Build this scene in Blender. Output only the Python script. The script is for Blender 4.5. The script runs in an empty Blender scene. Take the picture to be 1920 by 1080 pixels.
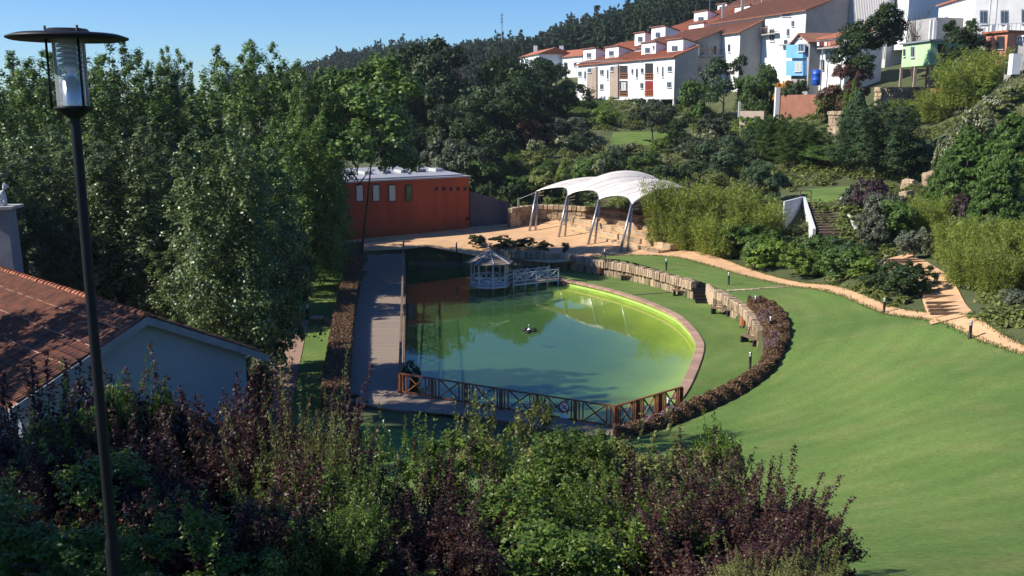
import bpy, bmesh, math, random
import numpy as np
from mathutils import Vector, Matrix
from mathutils.geometry import delaunay_2d_cdt
R = math.radians
random.seed(7)
rng = np.random.default_rng(11)
SC = bpy.context.scene
COL = SC.collection

# ------------------------------------------------------------------ camera
CZ = 14.5
TH = math.atan(340 / 1800)
cd = bpy.data.cameras.new('camera'); cam = bpy.data.objects.new('camera', cd); COL.objects.link(cam)
cam.location = (0, 0, CZ); cam.rotation_euler = (math.pi / 2 - TH, 0, 0)
cd.sensor_width = 36; cd.lens = 1800 / 1920 * 36; cd.clip_end = 6000; cd.clip_start = .1
SC.camera = cam
# ------------------------------------------------------------------ light
SUN = Vector((-1, -.17, .80)).normalized()
W = bpy.data.worlds.new('World'); SC.world = W; W.use_nodes = True
nt = W.node_tree; bg = nt.nodes['Background']
sky = nt.nodes.new('ShaderNodeTexSky'); sky.sky_type = 'NISHITA'; sky.sun_disc = False
sky.sun_elevation = math.asin(SUN.z); sky.sun_rotation = math.atan2(SUN.x, SUN.y)
sky.air_density = 1.0; sky.dust_density = 0.0; sky.ozone_density = 4.0; sky.altitude = 0
hsv = nt.nodes.new('ShaderNodeHueSaturation'); hsv.inputs['Saturation'].default_value = 1.2
tint = nt.nodes.new('ShaderNodeMix'); tint.data_type = 'RGBA'; tint.blend_type = 'MULTIPLY'; tint.inputs[0].default_value = 1; tint.inputs[7].default_value = (.72, .96, 1.30, 1)
nt.links.new(sky.outputs[0], hsv.inputs['Color']); nt.links.new(hsv.outputs[0], tint.inputs[6]); nt.links.new(tint.outputs[2], bg.inputs[0]); bg.inputs[1].default_value = .070
sd = bpy.data.lights.new('sun', 'SUN'); sd.energy = 5.0; sd.angle = R(.5); sd.color = (1, .93, .80)
so = bpy.data.objects.new('sun', sd); COL.objects.link(so)
so.rotation_euler = (-SUN).to_track_quat('-Z', 'Y').to_euler(); so.location = SUN * 100
vs = SC.view_settings; vs.view_transform = 'Standard'; vs.look = 'None'; vs.exposure = 0.72; vs.gamma = 1
SC.cycles.use_denoising = True
SC.cycles.max_bounces = 4; SC.cycles.diffuse_bounces = 2; SC.cycles.glossy_bounces = 3; SC.cycles.transmission_bounces = 3; SC.cycles.transparent_max_bounces = 8
SC.cycles.use_adaptive_sampling = True; SC.cycles.adaptive_threshold = .025
SC.cycles.sample_clamp_indirect = 6

# ------------------------------------------------------------------ pixel <-> ground survey helpers (1920x1080 photo)
_s, _c = math.sin(TH), math.cos(TH)
def ray(px, py):
    u = (px - 960) / 1800; v = (py - 540) / 1800
    return u, _c - v * _s, -_s - v * _c
def G(px, py, z=0.0):
    a, b, c = ray(px, py); t = (z - CZ) / c
    return Vector((a * t, b * t, z))
def D(px, py, y):
    a, b, c = ray(px, py); t = y / b
    return Vector((a * t, y, CZ + c * t))

# ------------------------------------------------------------------ materials
def new_mat(name):
    m = bpy.data.materials.new(name); m.use_nodes = True
    n = m.node_tree; p = n.nodes['Principled BSDF']
    return m, n, p
def node(n, t, **k):
    x = n.nodes.new(t)
    for a, b in k.items(): setattr(x, a, b)
    return x
def c4(c): return (c[0], c[1], c[2], 1)
def P(name, col, col2=None, scale=6, rough=.7, bump=0, metal=0, spec=.4, objrand=0, stretch=None, detail=4):
    m, n, p = new_mat(name)
    col2 = col2 or tuple(x * .75 for x in col)
    tc = node(n, 'ShaderNodeTexCoord')
    src = tc.outputs['Object']
    if stretch:
        mp = node(n, 'ShaderNodeMapping'); mp.inputs['Scale'].default_value = stretch
        n.links.new(src, mp.inputs[0]); src = mp.outputs[0]
    nz = node(n, 'ShaderNodeTexNoise'); nz.inputs['Scale'].default_value = scale; nz.inputs['Detail'].default_value = detail
    nz.inputs['Roughness'].default_value = .65
    n.links.new(src, nz.inputs['Vector'])
    rp = node(n, 'ShaderNodeValToRGB'); rp.color_ramp.elements[0].position = .3; rp.color_ramp.elements[1].position = .7
    rp.color_ramp.elements[0].color = c4(col2); rp.color_ramp.elements[1].color = c4(col)
    n.links.new(nz.outputs[0], rp.inputs[0])
    out = rp.outputs[0]
    if objrand:
        oi = node(n, 'ShaderNodeObjectInfo'); mr = node(n, 'ShaderNodeMapRange')
        mr.inputs[3].default_value = 1 - objrand; mr.inputs[4].default_value = 1 + objrand
        n.links.new(oi.outputs['Random'], mr.inputs[0])
        hs = node(n, 'ShaderNodeHueSaturation'); n.links.new(mr.outputs[0], hs.inputs['Value']); n.links.new(out, hs.inputs['Color'])
        out = hs.outputs[0]
    n.links.new(out, p.inputs['Base Color'])
    p.inputs['Roughness'].default_value = rough; p.inputs['Metallic'].default_value = metal
    p.inputs['Specular IOR Level'].default_value = spec
    if bump:
        b = node(n, 'ShaderNodeBump'); b.inputs['Strength'].default_value = bump; b.inputs['Distance'].default_value = .05
        n.links.new(nz.outputs[0], b.inputs['Height']); n.links.new(b.outputs[0], p.inputs['Normal'])
    return m
def leaf(name, dark, light, trans=.28, rough=.5, spec=.25, objrand=.18):
    m, n, p = new_mat(name)
    at = node(n, 'ShaderNodeAttribute', attribute_name='rnd')
    rp = node(n, 'ShaderNodeValToRGB'); rp.color_ramp.elements[0].color = c4(dark); rp.color_ramp.elements[1].color = c4(light)
    rp.color_ramp.elements[0].position = .1; rp.color_ramp.elements[1].position = .95
    n.links.new(at.outputs['Fac'], rp.inputs[0])
    oi = node(n, 'ShaderNodeObjectInfo'); mr = node(n, 'ShaderNodeMapRange')
    mr.inputs[3].default_value = 1 - objrand; mr.inputs[4].default_value = 1 + objrand
    n.links.new(oi.outputs['Random'], mr.inputs[0])
    hs = node(n, 'ShaderNodeHueSaturation'); n.links.new(mr.outputs[0], hs.inputs['Value']); n.links.new(rp.outputs[0], hs.inputs['Color'])
    n.links.new(hs.outputs[0], p.inputs['Base Color'])
    p.inputs['Roughness'].default_value = rough; p.inputs['Specular IOR Level'].default_value = spec
    tr = node(n, 'ShaderNodeBsdfTranslucent')
    h2 = node(n, 'ShaderNodeHueSaturation'); h2.inputs['Hue'].default_value = .485; h2.inputs['Value'].default_value = 1.25
    n.links.new(hs.outputs[0], h2.inputs['Color']); n.links.new(h2.outputs[0], tr.inputs[0])
    mx = node(n, 'ShaderNodeMixShader'); mx.inputs[0].default_value = trans
    n.links.new(p.outputs[0], mx.inputs[1]); n.links.new(tr.outputs[0], mx.inputs[2])
    n.links.new(mx.outputs[0], n.nodes['Material Output'].inputs[0])
    return m

M = {}
M['poplar'] = leaf('poplar_leaf', (.030, .070, .014), (.160, .255, .055), rough=.45, spec=.3)
M['willow'] = leaf('willow_leaf', (.028, .060, .016), (.180, .240, .082), rough=.40, spec=.42)
M['darkleaf'] = leaf('dark_leaf', (.018, .036, .012), (.055, .092, .030), trans=.18, spec=.15)
M['olive'] = leaf('olive_leaf', (.035, .055, .026), (.090, .115, .058))
M['green'] = leaf('green_leaf', (.030, .072, .012), (.115, .195, .040))
M['bright'] = leaf('bright_leaf', (.065, .125, .014), (.190, .280, .045))
M['bamboo'] = leaf('bamboo_leaf', (.100, .145, .022), (.300, .360, .070), trans=.4)
M['bluegreen'] = leaf('bluegreen_leaf', (.028, .054, .022), (.085, .140, .058), trans=.18)
M['grey'] = leaf('greygreen_leaf', (.060, .075, .045), (.160, .180, .120))
M['russet'] = leaf('russet_leaf', (.060, .028, .020), (.140, .070, .045))
M['plum'] = leaf('plum_leaf', (.030, .016, .024), (.085, .045, .062))
M['purple'] = leaf('barberry_leaf', (.020, .008, .010), (.088, .032, .036), trans=.3, rough=.45)
_r = [x for x in M['purple'].node_tree.nodes if x.type == 'VALTORGB'][0].color_ramp; _r.elements[1].color = (.125, .135, .045, 1)
for _p, _c2 in ((.55, (.070, .026, .028, 1)), (.78, (.098, .066, .034, 1))): _e = _r.elements.new(_p); _e.color = _c2
M['frontgreen'] = leaf('front_green_leaf', (.035, .075, .012), (.150, .220, .040), trans=.35, rough=.38)
M['yellowgreen'] = leaf('yellowgreen_leaf', (.060, .090, .018), (.260, .260, .090), trans=.35)
M['heather'] = leaf('heather_leaf', (.085, .050, .026), (.230, .140, .075), trans=.15)
M['hedge'] = leaf('hedge_leaf', (.065, .038, .020), (.190, .112, .060), trans=.12)
M['scrub'] = leaf('scrub_leaf', (.055, .082, .018), (.220, .250, .072))
M['pine'] = leaf('pine_needle', (.016, .028, .016), (.038, .058, .030), trans=.1, rough=.8, spec=.05)
M['flower'] = leaf('white_flower', (.45, .45, .36), (.80, .80, .70), trans=.2)
M['lilac'] = leaf('lilac_flower', (.16, .10, .22), (.34, .24, .42), trans=.2)
M['orangeflower'] = leaf('orange_flower', (.55, .20, .02), (.80, .42, .04), trans=.2)
M['bark'] = P('bark', (.11, .085, .062), (.05, .04, .03), 9, .9, .5, stretch=(1, 1, .25))
M['palebark'] = P('pale_bark', (.30, .26, .20), (.14, .12, .09), 7, .9, .4, stretch=(1, 1, .4))
M['soil'] = P('hill_soil', (.085, .095, .035), (.040, .058, .018), .35, .95, .3, detail=8)
M['hill'] = P('hill_floor', (.035, .042, .022), (.018, .024, .012), .06, .95)
M['sand'] = P('sand_paving', (.64, .40, .215), (.44, .265, .145), .8, .95, .3, detail=12)
M['stone'] = P('warm_stone', (.46, .345, .235), (.20, .145, .095), 4.5, .9, .6, objrand=.38, detail=8)
M['core'] = P('mortar', (.16, .125, .09), None, 5, .95)
M['coping'] = P('pink_brick', (.42, .27, .19), (.24, .15, .11), 7, .85, .3, objrand=.2)
M['greywood'] = P('grey_boards', (.29, .225, .18), (.17, .13, .105), 3, .85, .25, stretch=(1, 8, 8), detail=8)
M['redwood'] = P('stained_timber', (.25, .075, .022), (.10, .034, .013), 5, .6, .2)
M['darkwood'] = P('weathered_timber', (.20, .135, .085), (.09, .06, .04), 5, .8, .2)
M['whitepaint'] = P('white_painted_wood', (.50, .53, .57), (.30, .34, .38), 5, .6)
M['shingle'] = P('grey_shingle', (.24, .19, .16), (.13, .105, .09), 4, .85, .3, objrand=.15)
M['black'] = P('black_metal', (.012, .013, .016), (.008, .009, .011), 8, .5, spec=.22)
M['steel'] = P('galvanised_steel', (.42, .43, .45), (.30, .31, .33), 4, .38, metal=.7)
M['silver'] = P('silver_cap', (.65, .65, .66), (.5, .5, .5), 6, .3, metal=.8)
M['red'] = P('red_render', (.40, .080, .028), (.27, .052, .020), 1.1, .9, .1, detail=9, stretch=(1, 1, .22))
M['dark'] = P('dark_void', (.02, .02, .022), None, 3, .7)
M['roofgrey'] = P('pale_metal_roof', (.40, .40, .43), (.29, .29, .32), .6, .5, metal=.1)
M['white'] = P('white_render', (.78, .78, .77), (.66, .66, .66), .5, .9, detail=8)
M['offwhite'] = P('weathered_white_render', (.66, .67, .68), (.46, .46, .47), .35, .9, detail=9)
M['greywall'] = P('grey_cement', (.36, .35, .34), (.25, .245, .24), .5, .95, detail=8)
M['shadedconcrete'] = P('shade_darkened_concrete', (.105, .105, .12), (.07, .07, .082), .6, .95, detail=8)  # grey concrete darkened so the colour carries the wall's shade
M['ribbed'] = P('ribbed_cladding', (.56, .55, .55), (.42, .41, .42), 1.2, .8, stretch=(5, 5, .2))
M['tile'] = P('clay_tile', (.40, .13, .065), (.19, .075, .045), 2.2, .9, .3, objrand=.3, detail=8)
M['tileold'] = P('old_clay_tile', (.31, .115, .066), (.10, .05, .038), 1.6, .92, .3, objrand=.35, detail=9)
M['browntile'] = P('brown_tile', (.27, .115, .072), (.16, .07, .046), .9, .9, .2, detail=8)
M['pinkstone'] = P('pinkish_panel', (.36, .29, .24), (.27, .21, .175), .9, .9, detail=8)
M['rail'] = P('orange_rail', (.42, .16, .06), None, 4, .7)
M['maroon'] = P('maroon_shutter', (.20, .018, .014), None, 4, .6)
M['blue'] = P('blue_render', (.17, .40, .68), (.13, .33, .58), .8, .85)
M['bluebarrel'] = P('blue_plastic', (.02, .10, .50), None, 4, .4)
M['mint'] = P('mint_render', (.44, .66, .36), (.32, .52, .27), .8, .9, stretch=(1, 1, .3), detail=8)
M['salmon'] = P('salmon_render', (.58, .24, .15), (.45, .18, .12), .7, .9)
M['brickwall'] = P('red_block', (.30, .13, .085), (.20, .09, .06), .8, .9, detail=8)
M['membrane'] = P('canopy_membrane', (.66, .61, .56), (.54, .49, .45), .5, .6)
M['shadedwall'] = P('shade_tinted_render', (.27, .31, .36), (.22, .255, .30), .5, .9, detail=8)  # darker blue-grey base carries part of the gable's shade
M['fascia'] = P('grey_fascia', (.24, .26, .30), (.17, .19, .22), 1.5, .85)
M['signwhite'] = P('sign_white', (.8, .8, .8), (.74, .74, .74), 3, .5)
M['signred'] = P('sign_red', (.55, .015, .02), None, 3, .5)
def glass(name, tint, rough=.06):
    m, n, p = new_mat(name); p.inputs['Base Color'].default_value = c4(tint); p.inputs['Roughness'].default_value = rough
    p.inputs['Specular IOR Level'].default_value = .8; return m
M['pane'] = glass('window_pane', (.03, .035, .045))
M['panegreen'] = glass('green_pane', (.05, .08, .05))
M['panepale'] = glass('pale_blind', (.45, .47, .45), .3)
# lawn: mown turf
def turf(name, a, b, dry):
    m, n, p = new_mat(name)
    tc = node(n, 'ShaderNodeTexCoord')
    n1 = node(n, 'ShaderNodeTexNoise'); n1.inputs['Scale'].default_value = .16; n1.inputs['Detail'].default_value = 6
    n2 = node(n, 'ShaderNodeTexNoise'); n2.inputs['Scale'].default_value = 6.5; n2.inputs['Detail'].default_value = 9; n2.inputs['Roughness'].default_value = .8
    n3 = node(n, 'ShaderNodeTexNoise'); n3.inputs['Scale'].default_value = .45; n3.inputs['Detail'].default_value = 7; n3.inputs['Roughness'].default_value = .7
    for k in (n1, n2, n3): n.links.new(tc.outputs['Object'], k.inputs['Vector'])
    r1 = node(n, 'ShaderNodeValToRGB'); r1.color_ramp.elements[0].color = c4(a); r1.color_ramp.elements[1].color = c4(b)
    r1.color_ramp.elements[0].position = .35; r1.color_ramp.elements[1].position = .68
    n.links.new(n1.outputs[0], r1.inputs[0])
    r3 = node(n, 'ShaderNodeValToRGB'); r3.color_ramp.elements[0].color = (0, 0, 0, 1); r3.color_ramp.elements[1].color = (.55, .55, .55, 1)
    r3.color_ramp.elements[0].position = .48; r3.color_ramp.elements[1].position = .75
    n.links.new(n3.outputs[0], r3.inputs[0])
    mx = node(n, 'ShaderNodeMix', data_type='RGBA'); n.links.new(r3.outputs[0], mx.inputs[0]); n.links.new(r1.outputs[0], mx.inputs[6]); mx.inputs[7].default_value = c4(dry)
    # mowing arcs, each strip of turf combed the other way
    mp = node(n, 'ShaderNodeMapping'); mp.inputs['Location'].default_value = (-2, -62, 0)
    n.links.new(tc.outputs['Object'], mp.inputs[0])
    wv = node(n, 'ShaderNodeTexWave', wave_type='RINGS', rings_direction='Z', wave_profile='SIN'); wv.inputs['Scale'].default_value = .21
    wv.inputs['Distortion'].default_value = .9; wv.inputs['Detail'].default_value = 3; wv.inputs['Detail Scale'].default_value = .6
    n.links.new(mp.outputs[0], wv.inputs[0])
    mr = node(n, 'ShaderNodeMapRange'); mr.inputs[3].default_value = .955; mr.inputs[4].default_value = 1.045; n.links.new(wv.outputs[1], mr.inputs[0])
    m2 = node(n, 'ShaderNodeMapRange'); m2.inputs[1].default_value = .25; m2.inputs[2].default_value = .75; m2.inputs[3].default_value = .50; m2.inputs[4].default_value = 1.5; n.links.new(n2.outputs[0], m2.inputs[0])
    mu = node(n, 'ShaderNodeMath', operation='MULTIPLY'); n.links.new(mr.outputs[0], mu.inputs[0]); n.links.new(m2.outputs[0], mu.inputs[1])
    hs = node(n, 'ShaderNodeHueSaturation'); n.links.new(mu.outputs[0], hs.inputs['Value']); n.links.new(mx.outputs[2], hs.inputs['Color'])
    n.links.new(hs.outputs[0], p.inputs['Base Color']); p.inputs['Roughness'].default_value = .9; p.inputs['Specular IOR Level'].default_value = .2
    b = node(n, 'ShaderNodeBump'); b.inputs['Strength'].default_value = .6; b.inputs['Distance'].default_value = .06
    n.links.new(n2.outputs[0], b.inputs['Height']); n.links.new(b.outputs[0], p.inputs['Normal'])
    return m
M['lawn'] = turf('mown_lawn', (.078, .138, .030), (.122, .188, .044), (.190, .185, .070))
# pond water: murky film over an algae bottom, mirror by Fresnel
def water():
    m, n, p = new_mat('pond_water')
    n.nodes.remove(p)
    tc = node(n, 'ShaderNodeTexCoord')
    nz = node(n, 'ShaderNodeTexNoise'); nz.inputs['Scale'].default_value = 1.6; nz.inputs['Detail'].default_value = 3
    n.links.new(tc.outputs['Object'], nz.inputs['Vector'])
    b = node(n, 'ShaderNodeBump'); b.inputs['Strength'].default_value = .02; b.inputs['Distance'].default_value = .1
    n.links.new(nz.outputs[0], b.inputs['Height'])
    gl = node(n, 'ShaderNodeBsdfGlossy'); gl.inputs['Roughness'].default_value = .015; n.links.new(b.outputs[0], gl.inputs['Normal'])
    tr = node(n, 'ShaderNodeBsdfTransparent'); tr.inputs[0].default_value = (.90, .96, .68, 1)
    df = node(n, 'ShaderNodeBsdfDiffuse'); df.inputs[0].default_value = (.070, .165, .060, 1)
    mx = node(n, 'ShaderNodeMixShader'); mx.inputs[0].default_value = .38
    n.links.new(tr.outputs[0], mx.inputs[1]); n.links.new(df.outputs[0], mx.inputs[2])
    lw = node(n, 'ShaderNodeLayerWeight'); lw.inputs[0].default_value = .5; n.links.new(b.outputs[0], lw.inputs['Normal'])
    pw = node(n, 'ShaderNodeMath', operation='POWER'); pw.inputs[1].default_value = 5; n.links.new(lw.outputs['Facing'], pw.inputs[0])
    fr = node(n, 'ShaderNodeMapRange'); fr.inputs[3].default_value = .02; fr.inputs[4].default_value = 1.0; n.links.new(pw.outputs[0], fr.inputs[0])
    m2 = node(n, 'ShaderNodeMixShader'); n.links.new(fr.outputs[0], m2.inputs[0]); n.links.new(mx.outputs[0], m2.inputs[1]); n.links.new(gl.outputs[0], m2.inputs[2])
    n.links.new(m2.outputs[0], n.nodes['Material Output'].inputs[0])
    return m
M['water'] = water()
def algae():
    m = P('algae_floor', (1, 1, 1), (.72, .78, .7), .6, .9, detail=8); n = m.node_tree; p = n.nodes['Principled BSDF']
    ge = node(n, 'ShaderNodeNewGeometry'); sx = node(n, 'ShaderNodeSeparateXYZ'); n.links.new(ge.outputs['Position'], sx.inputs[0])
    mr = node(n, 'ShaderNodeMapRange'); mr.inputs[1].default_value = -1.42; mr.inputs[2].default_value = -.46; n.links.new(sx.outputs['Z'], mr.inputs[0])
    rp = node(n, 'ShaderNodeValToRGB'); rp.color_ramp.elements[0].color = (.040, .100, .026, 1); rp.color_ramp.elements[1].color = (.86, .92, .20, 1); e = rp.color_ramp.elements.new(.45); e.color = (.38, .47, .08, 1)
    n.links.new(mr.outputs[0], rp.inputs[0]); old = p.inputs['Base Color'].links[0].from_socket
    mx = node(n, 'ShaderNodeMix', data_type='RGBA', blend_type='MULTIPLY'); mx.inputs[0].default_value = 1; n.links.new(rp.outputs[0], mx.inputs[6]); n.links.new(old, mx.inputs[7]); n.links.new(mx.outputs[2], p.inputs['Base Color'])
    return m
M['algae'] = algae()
M['algaewall'] = P('algae_wall', (.36, .50, .12), (.28, .42, .09), 1.5, .9)
def lampglass():
    m, n, p = new_mat('clear_acrylic'); n.nodes.remove(p)
    t = node(n, 'ShaderNodeBsdfTransparent'); t.inputs[0].default_value = (.93, .95, .97, 1)
    g = node(n, 'ShaderNodeBsdfGlossy'); g.inputs['Roughness'].default_value = .08
    d = node(n, 'ShaderNodeBsdfDiffuse'); d.inputs[0].default_value = (.8, .85, .9, 1)
    a = node(n, 'ShaderNodeMixShader'); a.inputs[0].default_value = .22; n.links.new(t.outputs[0], a.inputs[1]); n.links.new(d.outputs[0], a.inputs[2])
    fr = node(n, 'ShaderNodeFresnel'); fr.inputs[0].default_value = 1.3
    x = node(n, 'ShaderNodeMixShader'); n.links.new(fr.outputs[0], x.inputs[0]); n.links.new(a.outputs[0], x.inputs[1]); n.links.new(g.outputs[0], x.inputs[2])
    n.links.new(x.outputs[0], n.nodes['Material Output'].inputs[0]); return m
M['acrylic'] = lampglass()

# ------------------------------------------------------------------ mesh helpers
def tag(o, label=None, cat=None, group=None, kind=None):
    for k, v in (('label', label), ('category', cat), ('group', group), ('kind', kind)):
        if v: o[k] = v
    return o
def root(name, loc, label, cat, group=None, rz=0):
    o = bpy.data.objects.new(name, None); COL.objects.link(o); o.location = loc; o.rotation_euler = (0, 0, rz)
    o.empty_display_size = .3
    return tag(o, label, cat, group)
def link(name, me, mat=None, parent=None, world=True):
    o = bpy.data.objects.new(name, me); COL.objects.link(o)
    if mat is not None:
        me.materials.clear(); me.materials.append(mat)
    if parent is not None:
        o.parent = parent
        if world:
            pm = Matrix.LocRotScale(parent.location, parent.rotation_euler, parent.scale) if parent.parent is None else None
            if pm is None:   # a part of a root; the part itself sits at the root's inverse
                pm = Matrix.LocRotScale(parent.parent.location, parent.parent.rotation_euler, None) @ parent.matrix_basis
            o.matrix_basis = pm.inverted()
    return o
class MB:
    def __init__(s): s.v = []; s.f = []
    def add(s, vs, fs):
        n = len(s.v); s.v += [tuple(p) for p in vs]; s.f += [tuple(i + n for i in f) for f in fs]; return s
    def box(s, c, d, rz=0, taper=1):
        cx, cy, cz = c; a, b, h = d[0] / 2, d[1] / 2, d[2] / 2; co, si = math.cos(rz), math.sin(rz); v = []
        for z, k in ((-h, 1), (h, taper)):
            for x, y in ((-a, -b), (a, -b), (a, b), (-a, b)):
                x *= k; y *= k; v.append((cx + x * co - y * si, cy + x * si + y * co, cz + z))
        return s.add(v, [(3, 2, 1, 0), (4, 5, 6, 7), (0, 1, 5, 4), (1, 2, 6, 5), (2, 3, 7, 6), (3, 0, 4, 7)])
    def beam(s, p, q, w, h, up=(0, 0, 1)):
        p, q = Vector(p), Vector(q); d = (q - p).normalized(); sd_ = d.cross(Vector(up))
        if sd_.length < 1e-4: sd_ = Vector((1, 0, 0))
        sd_.normalize(); u = sd_.cross(d); v = []
        for e in (p, q):
            for a, b in ((-1, -1), (1, -1), (1, 1), (-1, 1)): v.append(e + sd_ * a * w / 2 + u * b * h / 2)
        return s.add(v, [(0, 1, 2, 3), (7, 6, 5, 4), (0, 4, 5, 1), (1, 5, 6, 2), (2, 6, 7, 3), (3, 7, 4, 0)])
    def tube(s, pts, rs, n=8, cap=True):
        pts = [Vector(p) for p in pts]; V = []
        for i, p in enumerate(pts):
            d = (pts[min(i + 1, len(pts) - 1)] - pts[max(i - 1, 0)]).normalized()
            a = d.cross(Vector((0, 0, 1)) if abs(d.z) < .9 else Vector((1, 0, 0))).normalized(); b = d.cross(a)
            r = rs[i] if isinstance(rs, (list, tuple)) else rs
            for k in range(n):
                t = 2 * math.pi * k / n; V.append(p + a * math.cos(t) * r + b * math.sin(t) * r)
        Fc = [(i * n + k, i * n + (k + 1) % n, (i + 1) * n + (k + 1) % n, (i + 1) * n + k) for i in range(len(pts) - 1) for k in range(n)]
        if cap: Fc += [tuple(range(n - 1, -1, -1)), tuple((len(pts) - 1) * n + k for k in range(n))]
        return s.add(V, Fc)
    def lathe(s, c, prof, n=24):
        V = []
        for r, z in prof:
            for k in range(n):
                t = 2 * math.pi * k / n; V.append((c[0] + r * math.cos(t), c[1] + r * math.sin(t), c[2] + z))
        Fc = [(i * n + k, i * n + (k + 1) % n, (i + 1) * n + (k + 1) % n, (i + 1) * n + k) for i in range(len(prof) - 1) for k in range(n)]
        return s.add(V, Fc)
    def prism(s, poly, z0, z1):
        n = len(poly); z0 = z0 if isinstance(z0, (list, tuple)) else [z0] * n; z1 = z1 if isinstance(z1, (list, tuple)) else [z1] * n
        v = [(p[0], p[1], z) for p, z in zip(poly, z0)] + [(p[0], p[1], z) for p, z in zip(poly, z1)]
        return s.add(v, [tuple(range(n - 1, -1, -1)), tuple(range(n, 2 * n))] + [(i, (i + 1) % n, n + (i + 1) % n, n + i) for i in range(n)])
    def slab(s, quad, n, th):   # extrude a polygon along -n
        q = [Vector(p) for p in quad]; n = Vector(n).normalized() * th; k = len(q)
        return s.add(q + [p - n for p in q], [tuple(range(k)), tuple(range(2 * k - 1, k - 1, -1))] + [(i, k + i, k + (i + 1) % k, (i + 1) % k) for i in range(k)])
    def mesh(s, name, smooth=False):
        me = bpy.data.meshes.new(name); me.from_pydata(s.v, [], s.f)
        bm = bmesh.new(); bm.from_mesh(me); bmesh.ops.recalc_face_normals(bm, faces=bm.faces); bm.to_mesh(me); bm.free()
        if smooth: me.polygons.foreach_set('use_smooth', [True] * len(me.polygons))
        return me
    def build(s, name, mat, parent=None, smooth=False, world=True):
        return link(name, s.mesh(name, smooth), mat, parent, world)
def np_mesh(name, V, Q, rnd=None):
    V = np.asarray(V, np.float32); Q = np.asarray(Q, np.int32); k = Q.shape[1]
    me = bpy.data.meshes.new(name)
    me.vertices.add(len(V)); me.vertices.foreach_set('co', V.ravel())
    me.loops.add(Q.size); me.loops.foreach_set('vertex_index', Q.ravel())
    me.polygons.add(len(Q)); me.polygons.foreach_set('loop_start', np.arange(len(Q), dtype=np.int32) * k)
    if rnd is not None:
        a = me.attributes.new('rnd', 'FLOAT', 'FACE'); a.data.foreach_set('value', np.asarray(rnd, np.float32))
    me.update(calc_edges=True); me.validate()
    return me
def structure(o): o['kind'] = 'structure'; return o

# ------------------------------------------------------------------ terrain
def cpts():
    L = []
    d = lambda px, py, y: L.append(tuple(D(px, py, y)))
    g = lambda px, py, z: L.append(tuple(G(px, py, z)))
    w = lambda x, y, z: L.append((x, y, z))
    # bank under the camera
    for x in (-30, -15, 0, 15, 30): w(x, -6, 12.8); w(x, 2, 12.5)
    for x in (-18, -9, 0): w(x, 10, 8.7); w(x, 15, 6.9); w(x * 1.3, 28, 2.6); w(x * 1.2, 37, .5)
    w(8, 10, 8.7); w(9, 14.5, 7.3); w(18, 16, 8.0); w(35, 20, 9); w(9, 27, 3.2); w(18, 30, 4.2); w(32, 34, 5.6)
    w(-40, 20, 7); w(-40, 40, 2)
    # around the house, left lawn, under the left trees
    for p in ((-25, 45, .3), (-12, 40, .2), (-9, 48, .1), (-14, 60, .1), (-12, 75, .3), (-30, 60, .2), (-30, 80, .3), (-50, 60, .3), (-60, 90, .5), (-45, 110, 1.0), (-20, 70, .1), (-40, 140, 2), (-90, 80, 1), (-90, 140, 3), (-20, 40, .3), (-60, 200, 6), (-100, 200, 6)): w(*p)
    # pond side
    for p in ((-5, 44, .1), (3, 40, .2), (8, 44, .2), (12, 50, .3), (0, 60, 0), (5, 70, 0), (-6, 85, .4), (10, 58, .2)): w(*p)
    g(1480, 620, 1.25); g(1450, 700, .7); g(1380, 760, .35); g(1250, 815, .3); g(1100, 840, .6); g(1600, 750, 2.0)
    # upper terrace and path
    g(1134, 489, 1.5); g(1249, 508, 1.4); g(1366, 536, 1.4); g(1410, 560, 1.4); g(1430, 610, 1.35); g(1500, 540, 1.6); g(1657, 588, 2.0); g(1818, 638, 3.0); g(1920, 668, 3.5); g(1600, 640, 1.9); g(1750, 700, 3.1)
    g(1900, 800, 4.6); g(1600, 560, 2.2)
    # plaza
    for px, py in ((600, 460), (700, 452), (800, 445), (900, 440), (1000, 440), (1060, 455), (1120, 465), (1180, 475), (800, 458), (950, 458), (640, 450)): g(px, py, 1.5)
    g(1000, 488, .6); g(900, 490, .2)
    # building plot and hillside
    w(-16, 112, 2); w(-5, 120, 3.5)
    d(900, 368, 116); d(960, 320, 126); d(1000, 285, 136); d(1190, 265, 140); d(1100, 238, 150); d(1190, 214, 168); d(1080, 196, 195); d(1050, 205, 178); d(900, 300, 150); d(1300, 268, 138)
    d(1100, 395, 112); d(1180, 385, 105); w(18.5, 98, 3.4); w(15, 87, 1.8); w(19, 83, 1.9); w(23.5, 80, 2.1); w(27, 74, 2.3); d(1330, 330, 115); d(1400, 260, 130); d(1450, 205, 145); d(1500, 178, 145); d(1560, 220, 128); d(1640, 195, 128); d(1720, 190, 128); d(1760, 165, 130)
    d(1530, 375, 88); d(1565, 442, 79); w(22, 84, 2.7); d(1600, 330, 100); w(29.5, 76, 4.0); w(41.5, 96, 7.2); d(1800, 225, 102); d(1880, 152, 108); w(48.5, 90, 8.5); w(46, 112, 11); w(48, 108, 11); w(52, 117, 13.2); w(60, 119, 15); w(35.5, 76, 4.2); w(34.5, 66, 3.7); w(33, 58, 3.5); w(48, 62, 4.5); w(41, 80, 5.0)
    g(1700, 490, 3.9); g(1780, 600, 3.1); g(1880, 590, 4.0); w(49, 85, 6.5); d(2100, 100, 110); d(2100, 500, 60)
    # town
    w(30, 200, 22); w(50, 200, 27); w(45, 175, 22); w(60, 160, 22); w(75, 150, 24); w(90, 170, 30); w(20, 230, 24); w(60, 240, 34); w(120, 130, 24); w(120, 200, 34); w(-10, 170, 8); w(-20, 230, 12); w(0, 200, 14)
    return np.array(L)
CP = cpts()
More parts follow.
